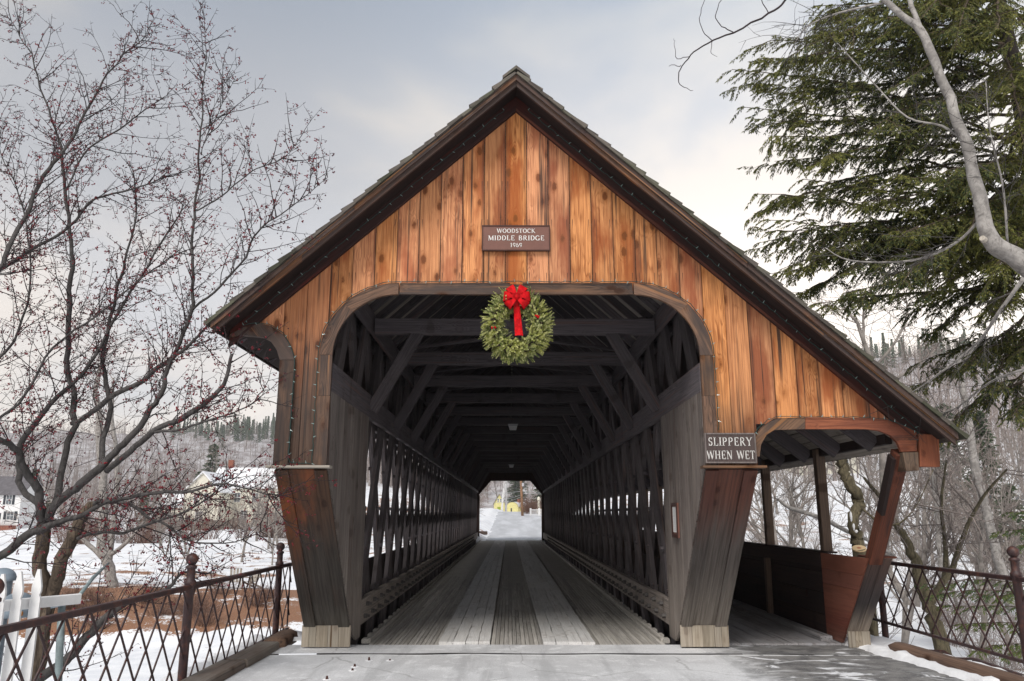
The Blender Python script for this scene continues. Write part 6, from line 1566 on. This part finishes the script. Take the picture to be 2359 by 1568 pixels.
# yellow house and shed at the end of the road
Yh = 260; zb = 2.35; k = Yh/1800
house('yellow_house', 'yellow gabled house at the end of the road beyond the bridge', U(1150, Yh), Yh, zb, 24*k, 5, 20*k, 20*k, 0, 'yellow', 'slate', [(-.35, 3.3, .42, .9, False), (.5, 3.3, .42, .9, False)], ridge='y', doors=[(-.1, 1.0, 1.7, 'green')], snow=False)
sh = empty('yellow_shed', (U(1180, Yh-4), Yh-4, zb), 'small yellow shed with a rounded snowy roof and brick chimney', 'shed')
mb = MB(); n = 14; w_ = 15*k; V = [(-w_, 0, -1)]+[(-w_*cos(pi*i/n), 0, 12*k+10*k*sin(pi*i/n)) for i in range(n+1)]+[(w_, 0, -1)]; m_ = len(V)
V = V+[(a, 6, c_) for a, b, c_ in V]; F = [tuple(range(m_))[::-1]]+[(i, i+1, m_+i+1, m_+i) for i in range(m_-1)]
def lo(nm, mb, mat, par):
    me = mesh(nm, mb.V, mb.F, M[mat]); o = bpy.data.objects.new(nm, me); COL.objects.link(o); o.parent = par; return o
mb.add(V, F); lo('walls', mb, 'yellow', sh)
mb = MB(); V = [(-(w_+.15)*cos(pi*i/n), -.1, 12.1*k+10.8*k*sin(pi*i/n)) for i in range(n+1)]; V += [(a, 6.2, c_) for a, b, c_ in V]; mb.add(V, [(i, n+1+i, n+2+i, i+1) for i in range(n)]); V3 = [(a*.93, b, c_*.95) for a, b, c_ in V]; lo('snow_roof', mb, 'snow', sh)
mb = MB(); mb.box((.5, 2, 20*k), (1.3, 2.8, 29*k)); lo('chimney', mb, 'brick', sh); sh.rotation_euler = (0, 0, -.6)
mb = MB(); mb.box((-.62, -.06, 0), (-.15, -.01, 9*k)); lo('door', mb, 'shutter', sh)
# utility pole
up = empty('utility_pole', (U(1203, 98), 98, 1.5), 'brown utility pole with a grey transformer box beside the far road', 'utility pole')
mb = MB(); b = PT(1204, 1186, 98); t_ = PT(1196, 1030, 98); mb.tube([b-Vector((0, 0, 1)), b.lerp(t_, .5), t_], [.17, .15, .12], 10); mb.build('pole_shaft', M['pole'], up, True)
c = PT(1204.5, 1116, 97.7); mb = MB(); mb.lathe([(0, -.2), (.14, -.2), (.15, .2), (0, .22)], 10, c=c); mb.build('transformer', M['lampgrey'], up)
for (ua, va, ub, vb, lab) in ((1100, 1113, 1199, 1117, 'upper'), (1199, 1117, 1300, 1120, 'right'), (1180, 1146, 1200, 1141, 'lower')):
    pass
wr_ = empty('overhead_wires', PT(1200, 1120, 98), 'thin overhead wires running to the utility pole beyond the bridge', 'wires')
for (ua, va, Ya_, ub, vb, Yb_, sg) in ((1199, 1129, 98, 1330, 1128, 96, .3), (1199, 1132, 98, 1330, 1133, 96, .3), (1199, 1140, 98, 1100, 1128, 130, .9), (1199, 1144, 98, 1100, 1138, 130, 1.0), (1199, 1131, 98, 1080, 1126, 120, .4)):
    a, b = PT(ua, va, Ya_), PT(ub, vb, Yb_); P = [a.lerp(b, i/12)-Vector((0, 0, sg*4*(i/12)*(1-i/12))) for i in range(13)]; mb = MB(); mb.tube(P, .022, 4); mb.build('wire', M['steel'], wr_)
lp = empty('steel_flagpole', PT(1167, 1180, 120), 'slim grey steel pole before the yellow shed', 'pole')
mb = MB(); mb.tube([PT(1167, 1186, 120), PT(1167, 1060, 120)], .07, 8); mb.lathe([(.16, -1), (.16, .3), (.08, .32)], 8, c=PT(1167, 1184, 120)); mb.build('pole_shaft', M['steel'], lp)
ff = empty('white_fence', (U(1235, 100), 100, 1.6), 'low white railing fence across the road beyond the bridge', 'fence')
a, b = PT(1222, 1174, 100), PT(1262, 1174, 97)
beam('fence_rail', a, b, .08, .1, M['white'], ff); beam('fence_rail', a-Vector((0, 0, .75)), b-Vector((0, 0, .75)), .08, .08, M['white'], ff)
for i in range(22):
    p = a.lerp(b, i/21); beam('baluster', p-Vector((0, 0, .8)), p, .05, .04, M['white'], ff)
for q in (0, .5, 1):
    p = a.lerp(b, q); beam('fence_post', p-Vector((0, 0, 1.0)), p+Vector((0, 0, .2)), .22, .22, M['white'], ff)
mon = empty('stone_pillar', PT(1240, 1172, 108), 'pale stone pillar behind the white fence', 'pillar')
p = PT(1241, 1176, 108); mb = MB(); mb.box((p.x-.35, p.y-.3, p.z-.6), (p.x+.35, p.y+.3, p.z+.3)); mb.lathe([(.2, .3), (.15, 1.3), (.24, 1.4), (.2, 1.7), (0, 1.9)], 8, c=p); mb.build('pillar_body', M['cream'], mon)
# stone wall on the left far bank
sw = empty('stone_wall', (U(445, 132), 132, -1.4), 'dark dry stone wall below the cream houses', 'stone wall')
rs = random.Random(5); mb = MB()
x = U(330, 132); x1 = U(560, 132); stones = 0
while x < x1:
    w_ = rs.uniform(.5, 1.1); z = gz(x, 132)-.5
    for r_ in range(4):
        hh = rs.uniform(.42, .6); mb = MB(); a_ = rs.uniform(-.12, .12); mb.box((x+a_, 132+rs.uniform(-.1, .1), z), (x+w_+a_-.04, 132.6, z+hh-.04)); z += hh; mb.build('stone', M['stone'], sw)
    x += w_
# garden chairs on the far bank
def garden_chair(u, v, Y, rz, label):
    p = GP(u, v, gz(GP(u, v, -2.6).x, Y)); p = Vector((U(u, Y), Y, gz(U(u, Y), Y)+.02))
    t = empty('garden_chair', p, label, 'chair', 'wooden garden chairs', rz)
    def ob(nm, mb):
        me = mesh(nm, mb.V, mb.F, M['ledge']); o = bpy.data.objects.new(nm, me); COL.objects.link(o); o.parent = t
    for i in range(4):
        mb = MB(); mb.beam((-.24+i*.16, .25, .32), (-.27+i*.18, .55, 1.05), .13, .02, up=Vector((0, 1, 0))); ob('back_slat', mb)
        mb = MB(); mb.beam((-.28, -.3+i*.16, .38-i*.02), (.28, -.3+i*.16, .38-i*.02), .13, .02, up=Vector((0, 0, 1))); ob('seat_slat', mb)
    for s in (-1, 1):
        mb = MB(); mb.beam((s*.32, -.4, .58), (s*.32, .4, .55), .11, .025); ob('armrest', mb)
        mb = MB(); mb.beam((s*.30, -.33, -.05), (s*.30, -.33, .57), .06, .08, up=Vector((0, 1, 0))); ob('leg', mb)
        mb = MB(); mb.beam((s*.28, -.3, .34), (s*.28, .6, -.03), .04, .1); ob('leg', mb)
garden_chair(553, 1356, 47.0, .3, 'weathered wooden garden chair in snow, left one of the pair')
garden_chair(588, 1354, 47.5, -.5, 'weathered wooden garden chair in snow, right one of the pair')

# ------------------------------------------------------------ winter haze
HZ = 1
mb = MB(); mb.box((-1100, -90, -9), (1100, 1350, 175))
hm = bpy.data.materials.new('winter_haze'); hm.use_nodes = True; ht = hm.node_tree; ht.nodes.clear()
ho_ = ht.nodes.new('ShaderNodeOutputMaterial'); hv = ht.nodes.new('ShaderNodeVolumePrincipled'); hv.inputs['Color'].default_value = (.86, .87, .90, 1); hv.inputs['Density'].default_value = .0005; hv.inputs['Anisotropy'].default_value = .2
ht.links.new(hv.outputs[0], ho_.inputs['Volume'])
tag(mb.build('haze', hm), kind='stuff')

#T print('TRIS', sum(sum(len(p.vertices)-2 for p in m.polygons) for m in bpy.data.meshes)//1000)
